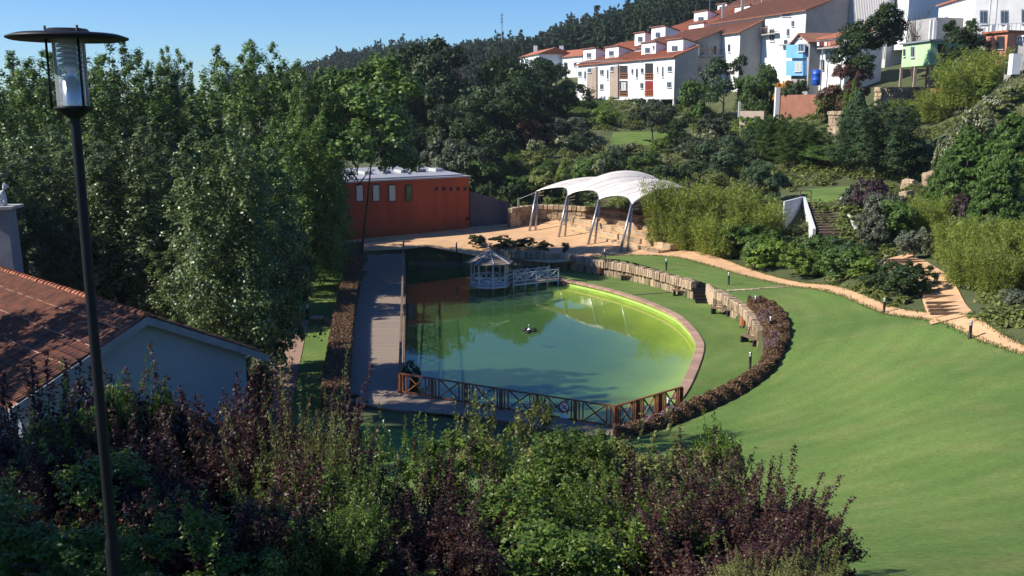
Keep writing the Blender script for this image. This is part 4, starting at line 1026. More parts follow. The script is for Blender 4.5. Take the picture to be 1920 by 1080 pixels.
# ================================================================== the town on the hill
F1 = D(1263, 186, 163); F0 = D(1083, 186, 198)
rr_ = Vector((F1.x - F0.x, F1.y - F0.y, 0)).normalized(); ee_ = Vector((-rr_.y, rr_.x, 0))   # along the row towards us, and into the hill
if ee_.x < 0: ee_ = -ee_
Of = Vector((F1.x, F1.y, 0))
pos = lambda s, r, z=0: Of + ee_ * s + rr_ * r + Vector((0, 0, z))
def onplane(px, py, O, n):
    a, b, c = ray(px, py); d = Vector((a, b, c)); k = (O - Vector((0, 0, CZ))).dot(n) / d.dot(n); return Vector((0, 0, CZ)) + d * k
def wpart(rt, O, n, rect, frame='whitepaint', pane='pane', proud=.06, name='window', bars=True):
    x0, y0, x1, y1 = rect; c = [onplane(x, y, O, n) for x, y in ((x0, y1), (x1, y1), (x1, y0), (x0, y0))]
    f = MB().slab([p + n * proud for p in c], n, .12).build(name, M[frame], rt)
    m = sum(c, Vector()) / 4; q = [m + (p - m) * .80 + n * (proud + .03) for p in c]
    MB().slab(q, n, .05).build('pane', M[pane], f)
    MB().beam(c[0] + n * (proud + .05) - Vector((0, 0, .05)), c[1] + n * (proud + .05) - Vector((0, 0, .05)), .22, .07).build('sill', M['offwhite'], f)
    if bars and (c[1] - c[0]).length > .8:
        MB().beam((q[0] + q[1]) / 2 + n * .03, (q[2] + q[3]) / 2 + n * .03, .07, .05).build('glazing_bar', M[frame], f)
    return f
def block(name, label, s0, s1, r0, r1, z0, zf, zb, wall='white', gable='greywall', roof='tile', over=.5, cat='building', group='stepped apartment blocks'):
    rt = root(name, pos((s0 + s1) / 2, r1, z0), label, cat, group)
    c = [pos(s0, r1), pos(s1, r1), pos(s1, r0), pos(s0, r0)]
    MB().prism([(p.x, p.y) for p in c], z0, [zf, zb, zb, zf]).build('wall', M[wall], rt)
    g = [pos(s0 + .02, r1 + .04), pos(s1, r1 + .04), pos(s1, r1), pos(s0 + .02, r1)]
    MB().prism([(p.x, p.y) for p in g], z0, [zf - .03, zb - .03, zb - .03, zf - .03]).build('gable_render', M[gable], rt)
    k = (zb - zf) / (s1 - s0)
    c = [pos(s0 - over, r1 + over), pos(s1 + .1, r1 + over), pos(s1 + .1, r0 - over), pos(s0 - over, r0 - over)]
    zz = [zf - k * over, zb + k * .1, zb + k * .1, zf - k * over]
    b = MB(); N = int((r1 - r0 + 2 * over) / .9); b.prism([(p.x, p.y) for p in c], [z + .004 for z in zz], [z + .16 for z in zz])
    r = b.build('roof', M[roof], rt)
    b = MB()
    for i in range(N):   # tile rolls
        rv = r0 - over + .45 + i * .9; b.beam(pos(s0 - over, rv, zz[0] + .18), pos(s1, rv, zz[1] + .18), .35, .10)
    o = b.build('tile_rolls', M[roof], r); o['kind'] = 'stuff'
    return rt
def dormer(rt, s, px0, y0, px1, y1, wins, depth=3.2, rise=.35):
    O = pos(s, 0); n = -ee_; c = [onplane(x, y, O, n) for x, y in ((px0, y1), (px1, y1), (px1, y0), (px0, y0))]
    d = ee_ * depth; zt = (c[2].z + c[3].z) / 2; zb = min(c[0].z, c[1].z) - .4
    o = MB().prism([(c[0].x, c[0].y), (c[1].x, c[1].y), (c[1].x + d.x, c[1].y + d.y), (c[0].x + d.x, c[0].y + d.y)], zb, [zt, zt, zt - .9, zt - .9]).build('dormer', M['white'], rt)
    q = [c[0] - ee_ * .3 - rr_ * .25, c[1] - ee_ * .3 + rr_ * .25, c[1] + d + rr_ * .25, c[0] + d - rr_ * .25]
    MB().prism([(p.x, p.y) for p in q], [zt + .05, zt + .05, zt - .85, zt - .85], [zt + .2, zt + .2, zt - .7, zt - .7]).build('dormer_roof', M['browntile'], o)
    for w in wins: wp = wpart(rt, O, n, w, name='window')
Z2 = lambda X, Y: (1080 + X / 6.75, 60 + Y / 6.75)
def R2(*q): a, b = Z2(q[0], q[1]), Z2(q[2], q[3]); return (a[0], a[1], b[0], b[1])
def balcony(rt, n, a, b, h=1.0, out=.9, slab='greywall', rail='steel'):
    o = MB().slab([a + n * out, b + n * out, b, a], Vector((0, 0, 1)), .18).build('balcony', M[slab], rt); u = Vector((0, 0, 1))
    MB().beam(a + n * out + u * h, b + n * out + u * h, .06, .06).build('balcony_rail', M[rail], o)
    k = max(3, int((b - a).length / .5))
    for i in range(k + 1): p = a.lerp(b, i / k) + n * (out - .03); MB().beam(p, p + u * h, .04, .04).build('baluster', M[rail], o)
def apartments():
    rt = block('apartment_block', 'long white apartment block on stilts with four dormers above the garden slope', 0, 4.4, -(F1 - F0).length, 0, 15.75, 22.7, 24.4)
    O, n = pos(0, 0), -ee_
    for q in ((28, 495, 78, 562), (105, 490, 132, 600), (28, 665, 78, 735), (305, 475, 358, 545), (390, 470, 415, 600), (302, 655, 355, 728), (703, 465, 730, 530), (758, 455, 788, 585), (820, 455, 860, 520), (815, 640, 858, 715), (1028, 435, 1045, 515), (1090, 430, 1112, 575), (1160, 430, 1222, 500), (1152, 628, 1215, 705)):
        wpart(rt, O, n, R2(*q))
    for q in ((160, 440, 275, 838), (445, 418, 550, 832)):
        c = [onplane(*Z2(x, y), O, n) for x, y in ((q[0], q[3]), (q[2], q[3]), (q[2], q[1]), (q[0], q[1] + 40), )]
        MB().slab([p + n * .35 for p in c], n, .36).build('stone_panel', M['pinkstone'], rt)
    for q in ((168, 455, 220, 515), (458, 432, 505, 498)): wpart(rt, O, n, R2(*q), proud=.40)
    for q, m in (((555, 425, 655, 592), 'dark'), ((555, 618, 655, 812), 'dark'), ((875, 395, 978, 602), 'dark'), ((875, 618, 978, 812), 'maroon')):
        c = [onplane(*Z2(x, y), O, n) for x, y in ((q[0], q[3]), (q[2], q[3]), (q[2], q[1]), (q[0], q[1]))]
        lg = MB().slab([p + n * .03 for p in c], n, .08).build('loggia', M[m], rt)
        u = Vector((0, 0, 1)); a, b = c[0] + n * .15, c[1] + n * .15
        for z in (.08, .55, 1.0): MB().beam(a + u * z, b + u * z, .07, .09).build('balcony_rail', M['rail'], lg)
        for k in range(5): p = a.lerp(b, k / 4); MB().beam(p, p + u * 1.0, .06, .08).build('baluster', M['rail'], lg)
    wpart(rt, O, n, R2(578, 635, 640, 735), pane='panepale', proud=.1)
    for X in (15, 143, 283, 430, 578, 733, 892, 1060, 1225):
        p = onplane(*Z2(X, 845), O, n) + ee_ * .25; MB().box((p.x, p.y, (15.75 + 11.5) / 2), (.34, .34, 15.74 - 11.5), math.atan2(rr_.y, rr_.x)).build('stilt', M['offwhite'], rt)
    for a, b in (((480, 1025), (565, 940)), ((625, 1020), (720, 900))):
        MB().beam(onplane(*Z2(*a), O, n) + n * .3, onplane(*Z2(*b), O, n) + n * .3, .14, .14).build('stair_rail', M['offwhite'], rt)
    c = [pos(3.6, 0), pos(4.3, 0), pos(4.3, -35), pos(3.6, -35)]
    MB().prism([(p.x, p.y) for p in c], 11.5, 15.74).build('undercroft_wall', M['greywall'], rt)
    MB().beam(onplane(*Z2(0, 385), O, n) + n * .1, onplane(*Z2(1245, 330), O, n) + n * .1, .14, .16).build('gutter', M['steel'], rt)
    for d_, w in (((93, 215, 247, 332), [(135, 262, 200, 328)]), ((372, 190, 537, 325), [(415, 236, 487, 305)]), ((828, 135, 1008, 290), [(873, 195, 945, 270), (972, 172, 997, 216)]), ((1152, 98, 1352, 262), [(1210, 170, 1297, 246)])):
        q = R2(*d_); dormer(rt, 2.0, q[0], q[1], q[2], q[3], [R2(*k) for k in w])
    for X, Y in ((600, 290), (842, 362)):
        p = onplane(*Z2(X, Y), O, n) + n * .4; MB().lathe(p, [(0, 0), (.3, .06), (.42, .2)], 14).build('satellite_dish', M['white'], rt)
    # stepped neighbours up the hill
    b = block('apartment_block', 'grey gabled block with stacked dark balconies beside the stilted apartments', 4.45, 9.7, -22, -1.2, 15, 25.3, 27.2, roof='browntile')
    Og, ng = pos(4.4, -1.16), rr_
    for q in ((1313, 82, 1321, 112), (1325, 84, 1345, 104), (1313, 122, 1321, 142), (1325, 120, 1345, 132)): wpart(b, Og, ng, q, frame='greywall')
    for y in (105, 130):
        p, q = onplane(1310, y, Og, ng) + ng * .3, onplane(1360, y, Og, ng) + ng * .3; MB().beam(p, q, .8, .18).build('balcony_slab', M['greywall'], b); MB().beam(p + Vector((0, 0, .9)), q + Vector((0, 0, .9)), .06, .08).build('balcony_rail', M['rail'], b)
    b = block('apartment_block', 'grey gable block with brown roof standing forward of the balconies', 9.8, 14.1, -20, 4, 14, 26.6, 28.5, roof='browntile')
    wpart(b, pos(9.8, 0), -ee_, (1365, 82, 1370, 98))
    b = block('apartment_block', 'tall white block with dark grey gable above the blue house', 14.2, 26, -12, 15, 16, 29.2, 33.4, roof='browntile')
    O3 = pos(14.2, 0)
    a3, b3 = onplane(1424, 66, O3, -ee_), onplane(1462, 66, O3, -ee_); b3.z = a3.z; lg = MB().slab([onplane(x, y, O3, -ee_) - ee_ * .04 for x, y in ((1424, 66), (1440, 66), (1440, 48), (1424, 48))], -ee_, .06).build('loggia', M['dark'], b); balcony(b, -ee_, a3, b3, rail='rail'); c3, d3 = onplane(1468, 84, O3, -ee_), onplane(1492, 84, O3, -ee_); d3.z = c3.z; balcony(b, -ee_, c3, d3, rail='steel')
    for q in ((1470, 74, 1477, 86), (1484, 38, 1490, 50), (1443, 53, 1453, 78), (1475, 53, 1481, 68), (1466, 24, 1484, 31), (1432, 50, 1440, 66)): wpart(b, O3, -ee_, q)
    b = block('apartment_block', 'white terrace with two dormers behind the stilted block', 9.5, 16, -50, -23, 18, 25.6, 28.0)
    dormer(b, 11.5, 1190, 62, 1209, 80, [(1196, 68, 1206, 79)]); dormer(b, 11.5, 1221, 51, 1247, 74, [(1229, 60, 1239, 71)])
    b = block('apartment_block', 'white terrace with red roof in the middle row of the hillside', 17, 24, -40, -13, 20, 28.6, 31.2)
    dormer(b, 18.5, 1291, 45, 1319, 68, [(1299, 53, 1311, 65)])
    b = block('apartment_block', 'upper white terrace with red roof below the pine wood', 25, 33, -42, -8, 22, 31.2, 34.2)
    dormer(b, 26.5, 1301, 22, 1326, 44, [(1309, 31, 1321, 43)]); dormer(b, 26.5, 1377, 12, 1405, 36, [(1383, 21, 1399, 33)])
    b = block('apartment_block', 'topmost brown roofed terrace cut by the upper edge', 34, 44, -40, 20, 24, 34.6, 39, roof='browntile')
    dormer(b, 36, 1345, 8, 1362, 24, [(1349, 12, 1358, 20)]); dormer(b, 37, 1440, -4, 1458, 12, [(1444, 0, 1453, 9)])
    for px, y, h in ((1330, 30, 3.2), (1412, 8, 4), (1486, 4, 3)):
        p = D(px, y, 190); MB().tube([(p.x, p.y, p.z - 2), (p.x, p.y, p.z + h)], .06, 5).build('aerial', M['steel'], b); MB().beam((p.x - .8, p.y, p.z + h - .3), (p.x + .8, p.y, p.z + h - .3), .05, .05).build('aerial_bar', M['steel'], b)
    for px, y in ((1356, 8), (1430, -6), (1392, 2), (1505, -8)):
        p = D(px, y + 12, 185); MB().box((p.x, p.y, p.z), (.5, .5, 2.6)).build('chimney', M['greywall'], b)
    # red roofed houses further left
    for (a, b_, y0, y1, dd, lab) in ((975, 1010, 92, 118, 235, 'small far house with red roof at the left end of the town'), (1018, 1092, 92, 124, 228, 'long far house with orange roof left of the apartments')):
        P0, P1 = D(a, y1, dd + 8), D(b_, y1, dd - 8); t = (P1 - P0); t.z = 0; L = t.length; t.normalize(); nn = Vector((t.y, -t.x, 0)); z0 = P0.z; zt = D(a, y0, dd).z; ze = z0 + (zt - z0) * .45
        h = root('far_house', (P0.x, P0.y, z0), lab, 'house', 'red roofed houses left of the apartments')
        q = [P0, P1, P1 - nn * 8, P0 - nn * 8]; MB().prism([(p.x, p.y) for p in q], z0 - 7, ze).build('wall', M['white'], h)
        b = MB(); A_, B_ = P0 + nn * .5 - t * .4, P1 + nn * .5 + t * .4; C_, D_ = P1 - nn * 4 + t * .4, P0 - nn * 4 - t * .4; E_, G_ = P1 - nn * 8.5 + t * .4, P0 - nn * 8.5 - t * .4
        up = lambda p, z: Vector((p.x, p.y, z))
        b.add([up(A_, ze), up(B_, ze), up(C_, zt), up(D_, zt), up(E_, ze), up(G_, ze)], [(0, 1, 2, 3), (3, 2, 4, 5), (0, 3, 5), (1, 4, 2), (0, 5, 4, 1)]).build('roof', M['tile'], h)
        p = up(P0.lerp(P1, .2) - nn * 3, zt + .2); MB().box(p, (.9, .9, 1.8)).build('chimney', M['white'], h)
        for k in range(4):
            px = a + (b_ - a) * (k + .6) / 4.4; wpart(h, P0, nn, (px - 3, y1 - 7, px + 3, y1 + 1))
    w = root('garden_wall', D(1030, 190, 190), 'dark concrete wall left of the stilted apartments', 'wall'); a, b = D(1018, 190, 196), D(1082, 190, 190)
    MB().prism([(a.x, a.y), (b.x, b.y), (b.x, b.y + .4), (a.x, a.y + .4)], a.z - 2, D(1018, 158, 194).z).build('panel', M['greywall'], w)
apartments()

def house(name, label, px0, d0, px1, d1, ytop, ybot, depth, wall, cat='house', zdown=2.5, group=None):
    P0, P1 = D(px0, ybot, d0), D(px1, ybot, d1); t = P1 - P0; t.z = 0; L = t.length; t.normalize(); n = Vector((t.y, -t.x, 0)); z0 = min(P0.z, P1.z); zt = D(px0, ytop, d0).z
    rt = root(name, (P0.x, P0.y, z0), label, cat, group); q = [P0, P1, P1 - n * depth, P0 - n * depth]
    MB().prism([(p.x, p.y) for p in q], z0 - zdown, zt).build('wall', M[wall], rt)
    return rt, P0, P1, t, n, z0, zt
def flat_roof(rt, P0, P1, t, n, zt, depth, mat='greywall', o=.35, th=.22, rise=0):
    q = [P0 + n * o - t * o, P1 + n * o + t * o, P1 - n * (depth + o) + t * o, P0 - n * (depth + o) - t * o]
    return MB().prism([(p.x, p.y) for p in q], [zt + .004, zt + .004, zt + .004 + rise, zt + .004 + rise], [zt + th, zt + th, zt + th + rise, zt + th + rise]).build('roof', M[mat], rt)
def gable_roof(rt, P0, P1, t, n, zt, depth, zr, mat='browntile', o=.5):
    up = lambda p, z: Vector((p.x, p.y, z)); m = (P0 + P1) / 2; a, b, c = P0 - t * o + n * o, m + n * o, P1 + t * o + n * o; back = -n * (depth + 2 * o); zt -= .1
    MB().add([up(a, zt), up(b, zr), up(c, zt), up(a + back, zt), up(b + back, zr), up(c + back, zt), up(a, zt + .2), up(b, zr + .2), up(c, zt + .2), up(a + back, zt + .2), up(b + back, zr + .2), up(c + back, zt + .2)],
             [(6, 7, 10, 9), (7, 8, 11, 10), (0, 3, 4, 1), (1, 4, 5, 2), (0, 1, 7, 6), (1, 2, 8, 7), (3, 9, 10, 4), (4, 10, 11, 5), (0, 6, 9, 3), (2, 5, 11, 8)]).build('roof', M[mat], rt)
    MB().add([up(P0, zt + .1), up(m, zr), up(P1, zt + .1), up(P0 - n * .2, zt + .1), up(m - n * .2, zr), up(P1 - n * .2, zt + .1)], [(0, 1, 2), (5, 4, 3), (0, 3, 4, 1), (1, 4, 5, 2)]).build('gable', M['white'], rt)
def town_right():
    rt, P0, P1, t, n, z0, zt = house('blue_house', 'small bright blue house with steep gable and white window frames', 1482, 146, 1514, 140, 85, 168, 6, 'greywall')
    gable_roof(rt, P0, P1, t, n, zt, 6, D(1498, 64, 143).z)
    for y0, y1 in ((84, 109), (114, 142)):
        c = [onplane(x, y, P0, n) for x, y in ((1481, y1), (1513, y1), (1513, y0), (1481, y0))]; MB().slab([p + n * .6 for p in c], n, .62).build('bay', M['blue'], rt)
    wpart(rt, P0 + n * .6, n, (1497, 81, 1509, 97)); wpart(rt, P0 + n * .6, n, (1491, 116, 1504, 134), pane='panepale'); wpart(rt, P0, n, (1499, 64, 1505, 72), frame='rail', pane='panepale')
    rt, P0, P1, t, n, z0, zt = house('balcony_house', 'white house with washing on a long upper balcony beside the blue house', 1516, 142, 1582, 136, 76, 160, 7, 'white')
    flat_roof(rt, P0, P1, t, n, zt, 7, 'tile', rise=1.5)
    a, b = onplane(1516, 92, P0, n), onplane(1582, 91, P0, n); b.z = a.z; balcony(rt, n, a, b)
    c = [onplane(x, y, P0, n) for x, y in ((1520, 90), (1580, 90), (1580, 76), (1520, 76))]; MB().slab([p + n * .05 for p in c], n, .1).build('upper_wall', M['brickwall'], rt)
    for q in ((1548, 95, 1572, 112), (1539, 112, 1546, 132), (1520, 125, 1536, 140)): wpart(rt, P0, n, q, frame='dark')
    for k, mname in enumerate(('salmon', 'white', 'maroon', 'white', 'salmon')):
        px = 1525 + k * 7; c = [onplane(x, y, P0 + n * .95, n) for x, y in ((px, 86), (px + 4, 86), (px + 4, 79), (px, 79))]; MB().slab(c, n, .03).build('washing', M[mname], rt)
    for px in (1543, 1580): p = onplane(px, 92, P0 + n * .85, n); MB().tube([(p.x, p.y, p.z - 6), p], .1, 8).build('post', M['steel'], rt)
    p = D(1530, 160, 136); rt = root('water_barrel', (p.x, p.y, p.z), 'bright blue plastic barrel standing below the white balcony house', 'barrel')
    MB().lathe(p, [(0, 0), (.55, 0), (.6, .1), (.6, .7), (.63, .75), (.6, .8), (.6, 1.5), (.63, 1.55), (.6, 1.6), (.55, 2.1), (0, 2.12)], 18).build('drum', M['bluebarrel'], rt, True)
    rt, P0, P1, t, n, z0, zt = house('clad_building', 'tall pale building with ribbed cladding behind the big tree', 1580, 158, 1660, 150, -40, 110, 10, 'ribbed')
    flat_roof(rt, P0, P1, t, n, zt, 10)
    b = MB()
    for k in range(26): p = P0.lerp(P1, (k + .5) / 26) + n * .05; b.beam((p.x, p.y, z0), (p.x, p.y, zt - .1), .12, .12, up=(1, 0, 0))
    b.build('cladding_ribs', M['ribbed'], rt)['kind'] = 'stuff'
    rt, P0, P1, t, n, z0, zt = house('white_annex', 'narrow white annex with windows between the clad building and bare tree', 1662, 152, 1700, 148, -30, 60, 8, 'white')
    flat_roof(rt, P0, P1, t, n, zt, 8, 'tile'); wpart(rt, P0, n, (1670, -4, 1684, 16)); wpart(rt, P0, n, (1686, 18, 1696, 34))
    rt, P0, P1, t, n, z0, zt = house('white_house', 'blank white house wall with red roof edge above the mint house', 1754, 142, 1822, 128, 12, 95, 9, 'white')
    flat_roof(rt, P0, P1, t, n, zt, 9, 'tile', rise=2.5); wpart(rt, P0, n, (1773, 30, 1778, 50)); 
    rt, P0, P1, t, n, z0, zt = house('townhouse', 'weathered white townhouse with shuttered windows at the top right corner', 1824, 127, 1990, 121, -60, 90, 9, 'offwhite')
    flat_roof(rt, P0, P1, t, n, zt, 9, 'tile', rise=2)
    for q in ((1837, 19, 1852, 45), (1876, 19, 1891, 45), (1915, 17, 1930, 44), (1837, -30, 1852, -8), (1876, -30, 1891, -8)): 
        wpart(rt, P0, n, q, frame='fascia'); 
    for px in (1858, 1870): p = onplane(px, 0, P0, n); MB().beam((p.x, p.y, z0), (p.x, p.y, zt - .3), .12, .12, up=(1, 0, 0)).build('downpipe', M['offwhite'], rt)
    a, b = onplane(1826, 64, P0, n), onplane(1985, 64, P0, n); b.z = a.z; balcony(rt, n, a, b, out=1.4)
    for px in (1860, 1888): p = onplane(px, 60, P0 + n * 1.3, n); MB().box((p.x, p.y, p.z), (.4, .4, 1.7)).build('pier', M['offwhite'], rt)
    rt, P0, P1, t, n, z0, zt = house('mint_house', 'mint green house raised on posts over a stone base', 1690, 131, 1742, 124, 84, 122, 6, 'mint', zdown=0)
    flat_roof(rt, P0, P1, t, n, zt, 6, 'fascia'); wpart(rt, P0, n, (1708, 86, 1716, 108)); wpart(rt, P0, n, (1694, 91, 1699, 106)); 
    sp0 = P1; st = -n; sn = t
    wpart(rt, P1, sn, (1758, 82, 1770, 100), frame='dark'); a, b = onplane(1691, 118, P0, n), onplane(1740, 118, P0, n); 
    for px in (1688, 1714, 1742): p = onplane(px, 122, P0, n) - n * .2; MB().box((p.x, p.y, z0 - 1.7), (.3, .3, 3.4)).build('post', M['pinkstone'], rt)
    q = [P0 - n * 3.5, P1 - n * 3.5, P1 - n * 4, P0 - n * 4]; MB().prism([(p.x, p.y) for p in q], z0 - 4, z0 - .01).build('back_wall', M['brickwall'], rt)
    rt, P0, P1, t, n, z0, zt = house('terrace_house', 'grey roof terrace with small white shutter above the mint house', 1700, 137, 1752, 131, 40, 80, 5, 'greywall'); wpart(rt, P0, n, (1717, 48, 1725, 66), pane='panepale')
    for px in (1745, 1752): p = onplane(px, 60, P0 + n * .3, n); MB().box((p.x, p.y, p.z), (.4, .4, 3)).build('pier', M['offwhite'], rt)
    rt, P0, P1, t, n, z0, zt = house('salmon_shed', 'small salmon coloured shed with dark doorway below the townhouse', 1846, 118, 1886, 115, 64, 104, 4, 'salmon'); flat_roof(rt, P0, P1, t, n, zt, 4, 'tile'); wpart(rt, P0, n, (1869, 68, 1884, 92), frame='dark', name='doorway', bars=False)
    rt, P0, P1, t, n, z0, zt = house('balustrade_terrace', 'pale terrace with balustrade at the right edge', 1888, 116, 1960, 113, 82, 125, 6, 'greywall', cat='terrace')
    for k in range(16): p = P0.lerp(P1, k / 15) - n * .1; MB().lathe((p.x, p.y, zt), [(.09, 0), (.06, .1), (.1, .35), (.05, .6), (.09, .75)], 8).build('baluster', M['white'], rt, True)
    MB().beam(Vector((P0.x, P0.y, zt + .82)) - n * .1, Vector((P1.x, P1.y, zt + .82)) - n * .1, .25, .14).build('handrail', M['white'], rt)
    rt, P0, P1, t, n, z0, zt = house('steel_platform', 'railed grey platform jutting from the slope at the right edge', 1882, 108, 1960, 104, 140, 147, 3, 'greywall', cat='platform', zdown=.3); 
    balcony(rt, n, Vector((P0.x, P0.y, zt + .01)), Vector((P1.x, P1.y, zt + .01)), out=.02, h=1.3)
    p = D(1908, 134, 106); MB().box((p.x, p.y + .8, p.z + .8), (.9, .9, 2.2)).build('cabinet', M['white'], rt)
    # masonry
    def wall(label, pts, hpx, d, mat_rows=3, wst=.8, lim=90):
        line = [D(px, py, dd) for (px, py), dd in zip(pts, d)]; zt = sum(D(px, py - hpx, dd).z for (px, py), dd in zip(pts, d)) / len(d); zb = min(p.z for p in line)
        stone_wall(label, smooth_line([Vector((p.x, p.y, 0)) for p in line], 1.0), lambda x, y: zb - .5, lambda x, y: zt, .5, mat_rows, wst, limit=lim)
    wall('rough sunlit stone wall under the mint house', [(1638, 196), (1660, 199), (1690, 194), (1735, 186)], 30, (128, 125, 124, 126), 5, .45, 160)
    wall('rough stone bastion left of the tall thin tree', [(1550, 262), (1570, 258), (1592, 250)], 48, (122, 119, 118), 9, .42, 110)
    rt, P0, P1, t, n, z0, zt = house('red_wall', 'red block garden wall with white pier below the blue house', 1456, 136, 1562, 128, 178, 222, .5, 'brickwall', cat='wall')
    MB().box((P0.x - .1, P0.y - .2, (z0 + zt) / 2 + .4), (.6, .6, zt - z0 + 1.2)).build('pier', M['white'], rt)
    rt, P0, P1, t, n, z0, zt = house('garden_terrace', 'low pale garden terrace wall below the round green tree', 1386, 138, 1432, 134, 208, 222, .5, 'pinkstone', cat='wall')
    p = onplane(1386, 205, P0, n); MB().box((p.x, p.y, p.z), (.25, .25, 2.2)).build('post', M['offwhite'], rt)
    for (px, py, s) in ((1745, 345, 1.6), (1757, 332, 1.3), (1880, 408, 1.8), (1702, 348, 1.1), (1700, 368, 1.0), (1860, 375, 1.2)):
        p = GT(px, py + 8); o = bpy.data.objects.new('boulder', STONES[int(px) % 7]); COL.objects.link(o); o.location = (p.x, p.y, p.z + s * .35); o.scale = (s, s * .9, s); o.rotation_euler = (.2, .1, px)
        tag(o, {1745: 'pale boulder beside the brown scar of the right slope', 1757: 'pale stone block in the shade at the foot of the grass slope', 1880: 'pale boulder between the plum bush and the right edge', 1702: 'small pale rock under the dark conifer', 1700: 'lower small pale rock under the dark conifer', 1860: 'pale rock above the bamboo on the right'}[px], 'boulder')
    # radio mast on the ridge
    p = D(941, 78, 470); tp = D(941, 24, 470); rt = root('radio_mast', (p.x, p.y, p.z - 8), 'thin radio mast standing on the wooded ridge', 'mast')
    MB().tube([(p.x, p.y, p.z - 8), tp], [.35, .25], 6).build('pole', M['steel'], rt)
    for k in range(3): MB().box((p.x, p.y, tp.z - 1 - k * 1.6), (1.0, 1.0, .9)).build('antenna', M['silver'], rt)
town_right()

# ================================================================== planting
def unit(v): return v / (np.linalg.norm(v, axis=-1, keepdims=True) + 1e-9)
def leaves(P_, N_, L, W, r, droop=0.0, rnd=None, dirv=None):
    """quads (base, side, tip, side) at points P_ facing N_"""
    n = len(P_); t = r.normal(size=(n, 3)) if dirv is None else dirv + r.normal(size=(n, 3)) * .35
    t[:, 2] -= droop; t = unit(t - N_ * (t * N_).sum(-1, keepdims=True)); b = np.cross(N_, t)
    L = np.asarray(L).reshape(-1, 1) * r.uniform(.7, 1.3, (n, 1)); W = np.asarray(W).reshape(-1, 1) * r.uniform(.8, 1.2, (n, 1))
    V = np.stack([P_ - t * L * .5, P_ + b * W * .5 + t * L * .05 - N_ * W * .12, P_ + t * L * .5, P_ - b * W * .5 + t * L * .05 - N_ * W * .12], 1).reshape(-1, 3)
    Q = np.arange(4 * n).reshape(n, 4)
    return V, Q, (r.uniform(0, 1, n) if rnd is None else rnd)
def clumps(centers, cr, per, leaf_l, leaf_w, r, mid=(0, 0, .45), squash=.75, up=.35, hollow=.5, droop=.1):
    K = len(centers); cr = np.broadcast_to(cr, (K,)); n = K * per
    d = unit(r.normal(size=(n, 3))); rad = (hollow + (1 - hollow) * r.uniform(0, 1, (n, 1))) ; c = np.repeat(centers, per, 0); R_ = np.repeat(cr, per)[:, None]
    P_ = c + d * rad * R_ * np.array([1, 1, squash]) * r.uniform(.75, 1.12, (n, 1))
    out = unit(c - np.array(mid)); N_ = unit(d * .8 + out * .5 + np.array([0, 0, up]) + r.normal(size=(n, 3)) * .45)
    rnd = np.clip(np.repeat(r.uniform(0, 1, K), per) * .45 + r.uniform(0, 1, n) * .55, 0, 1)
    return leaves(P_, N_, leaf_l, leaf_w, r, droop, rnd)
def join(parts):
    V, Q, C = [], [], []; k = 0
    for v, q, c in parts: V.append(v); Q.append(q + k); C.append(c); k += len(v)
    return np.concatenate(V), np.concatenate(Q), np.concatenate(C)
def lobes(r, nl, zlo, zhi, rl, spread, cone=0):
    c = []
    for i in range(nl):
        z = r.uniform(zlo, zhi); f = 1 - cone * (z - zlo) / max(1e-6, zhi - zlo)
        env = spread * f * math.sqrt(max(.06, 1 - ((z - .45) / .62) ** 2)); a = i * 2.399 + r.uniform(-.4, .4); q = env * r.uniform(.55, 1.0)
        c.append((q * math.cos(a), q * math.sin(a), z, rl * r.uniform(.7, 1.2)))
    return np.array(c)
def lobe_centers(r, L, per):
    out = []
    for x, y, z, q in L:
        d = unit(r.normal(size=(per, 3))); d[:, 2] = np.abs(d[:, 2]) * .9 - .25; out.append(np.array([x, y, z]) + d * q * r.uniform(.7, 1.0, (per, 1)))
    return np.concatenate(out)
def norm_unit(V):   # crown fitted to unit width and height
    lo, hi = np.percentile(V, .5, 0), np.percentile(V, 99.5, 0); s = max(hi[0] - lo[0], hi[1] - lo[1])
    V = V.copy(); V[:, :2] -= (lo[:2] + hi[:2]) / 2; V[:, :2] /= s; V[:, 2] = (V[:, 2] - min(lo[2], .04)) / (hi[2] - min(lo[2], .04)); return V
KIND = {}
def reg(kind, mesh, trunk=None): KIND.setdefault(kind, []).append((mesh, trunk))
def limbs(seed, top=.9, n=9, r0=.035, spread=.3, start=.15, lean=0.0):
    r = random.Random(seed); b = MB(); pts = [(0, 0, -.03)]; x = y = 0
    for k in range(1, 6): x += r.uniform(-.02, .02) + lean * .05; y += r.uniform(-.02, .02); pts.append((x, y, top * k / 5))
    b.tube(pts, [r0, r0 * .8, r0 * .6, r0 * .42, r0 * .25, r0 * .08], 8)
    for i in range(n):
        z = r.uniform(start, top * .8); a = r.uniform(0, 6.28); q = spread * r.uniform(.6, 1.1); p = Vector((0, 0, z)); e = Vector((q * math.cos(a), q * math.sin(a), z + r.uniform(.08, .25))); m = p.lerp(e, .5) + Vector((0, 0, -.02))
        b.tube([p, m, e], [r0 * .35, r0 * .22, r0 * .06], 5)
    return b.mesh('trunk_mesh', True)
def mk(name, parts): V, Q, C = join(parts) if isinstance(parts, list) else parts; return np_mesh(name, norm_unit(V), Q, C)
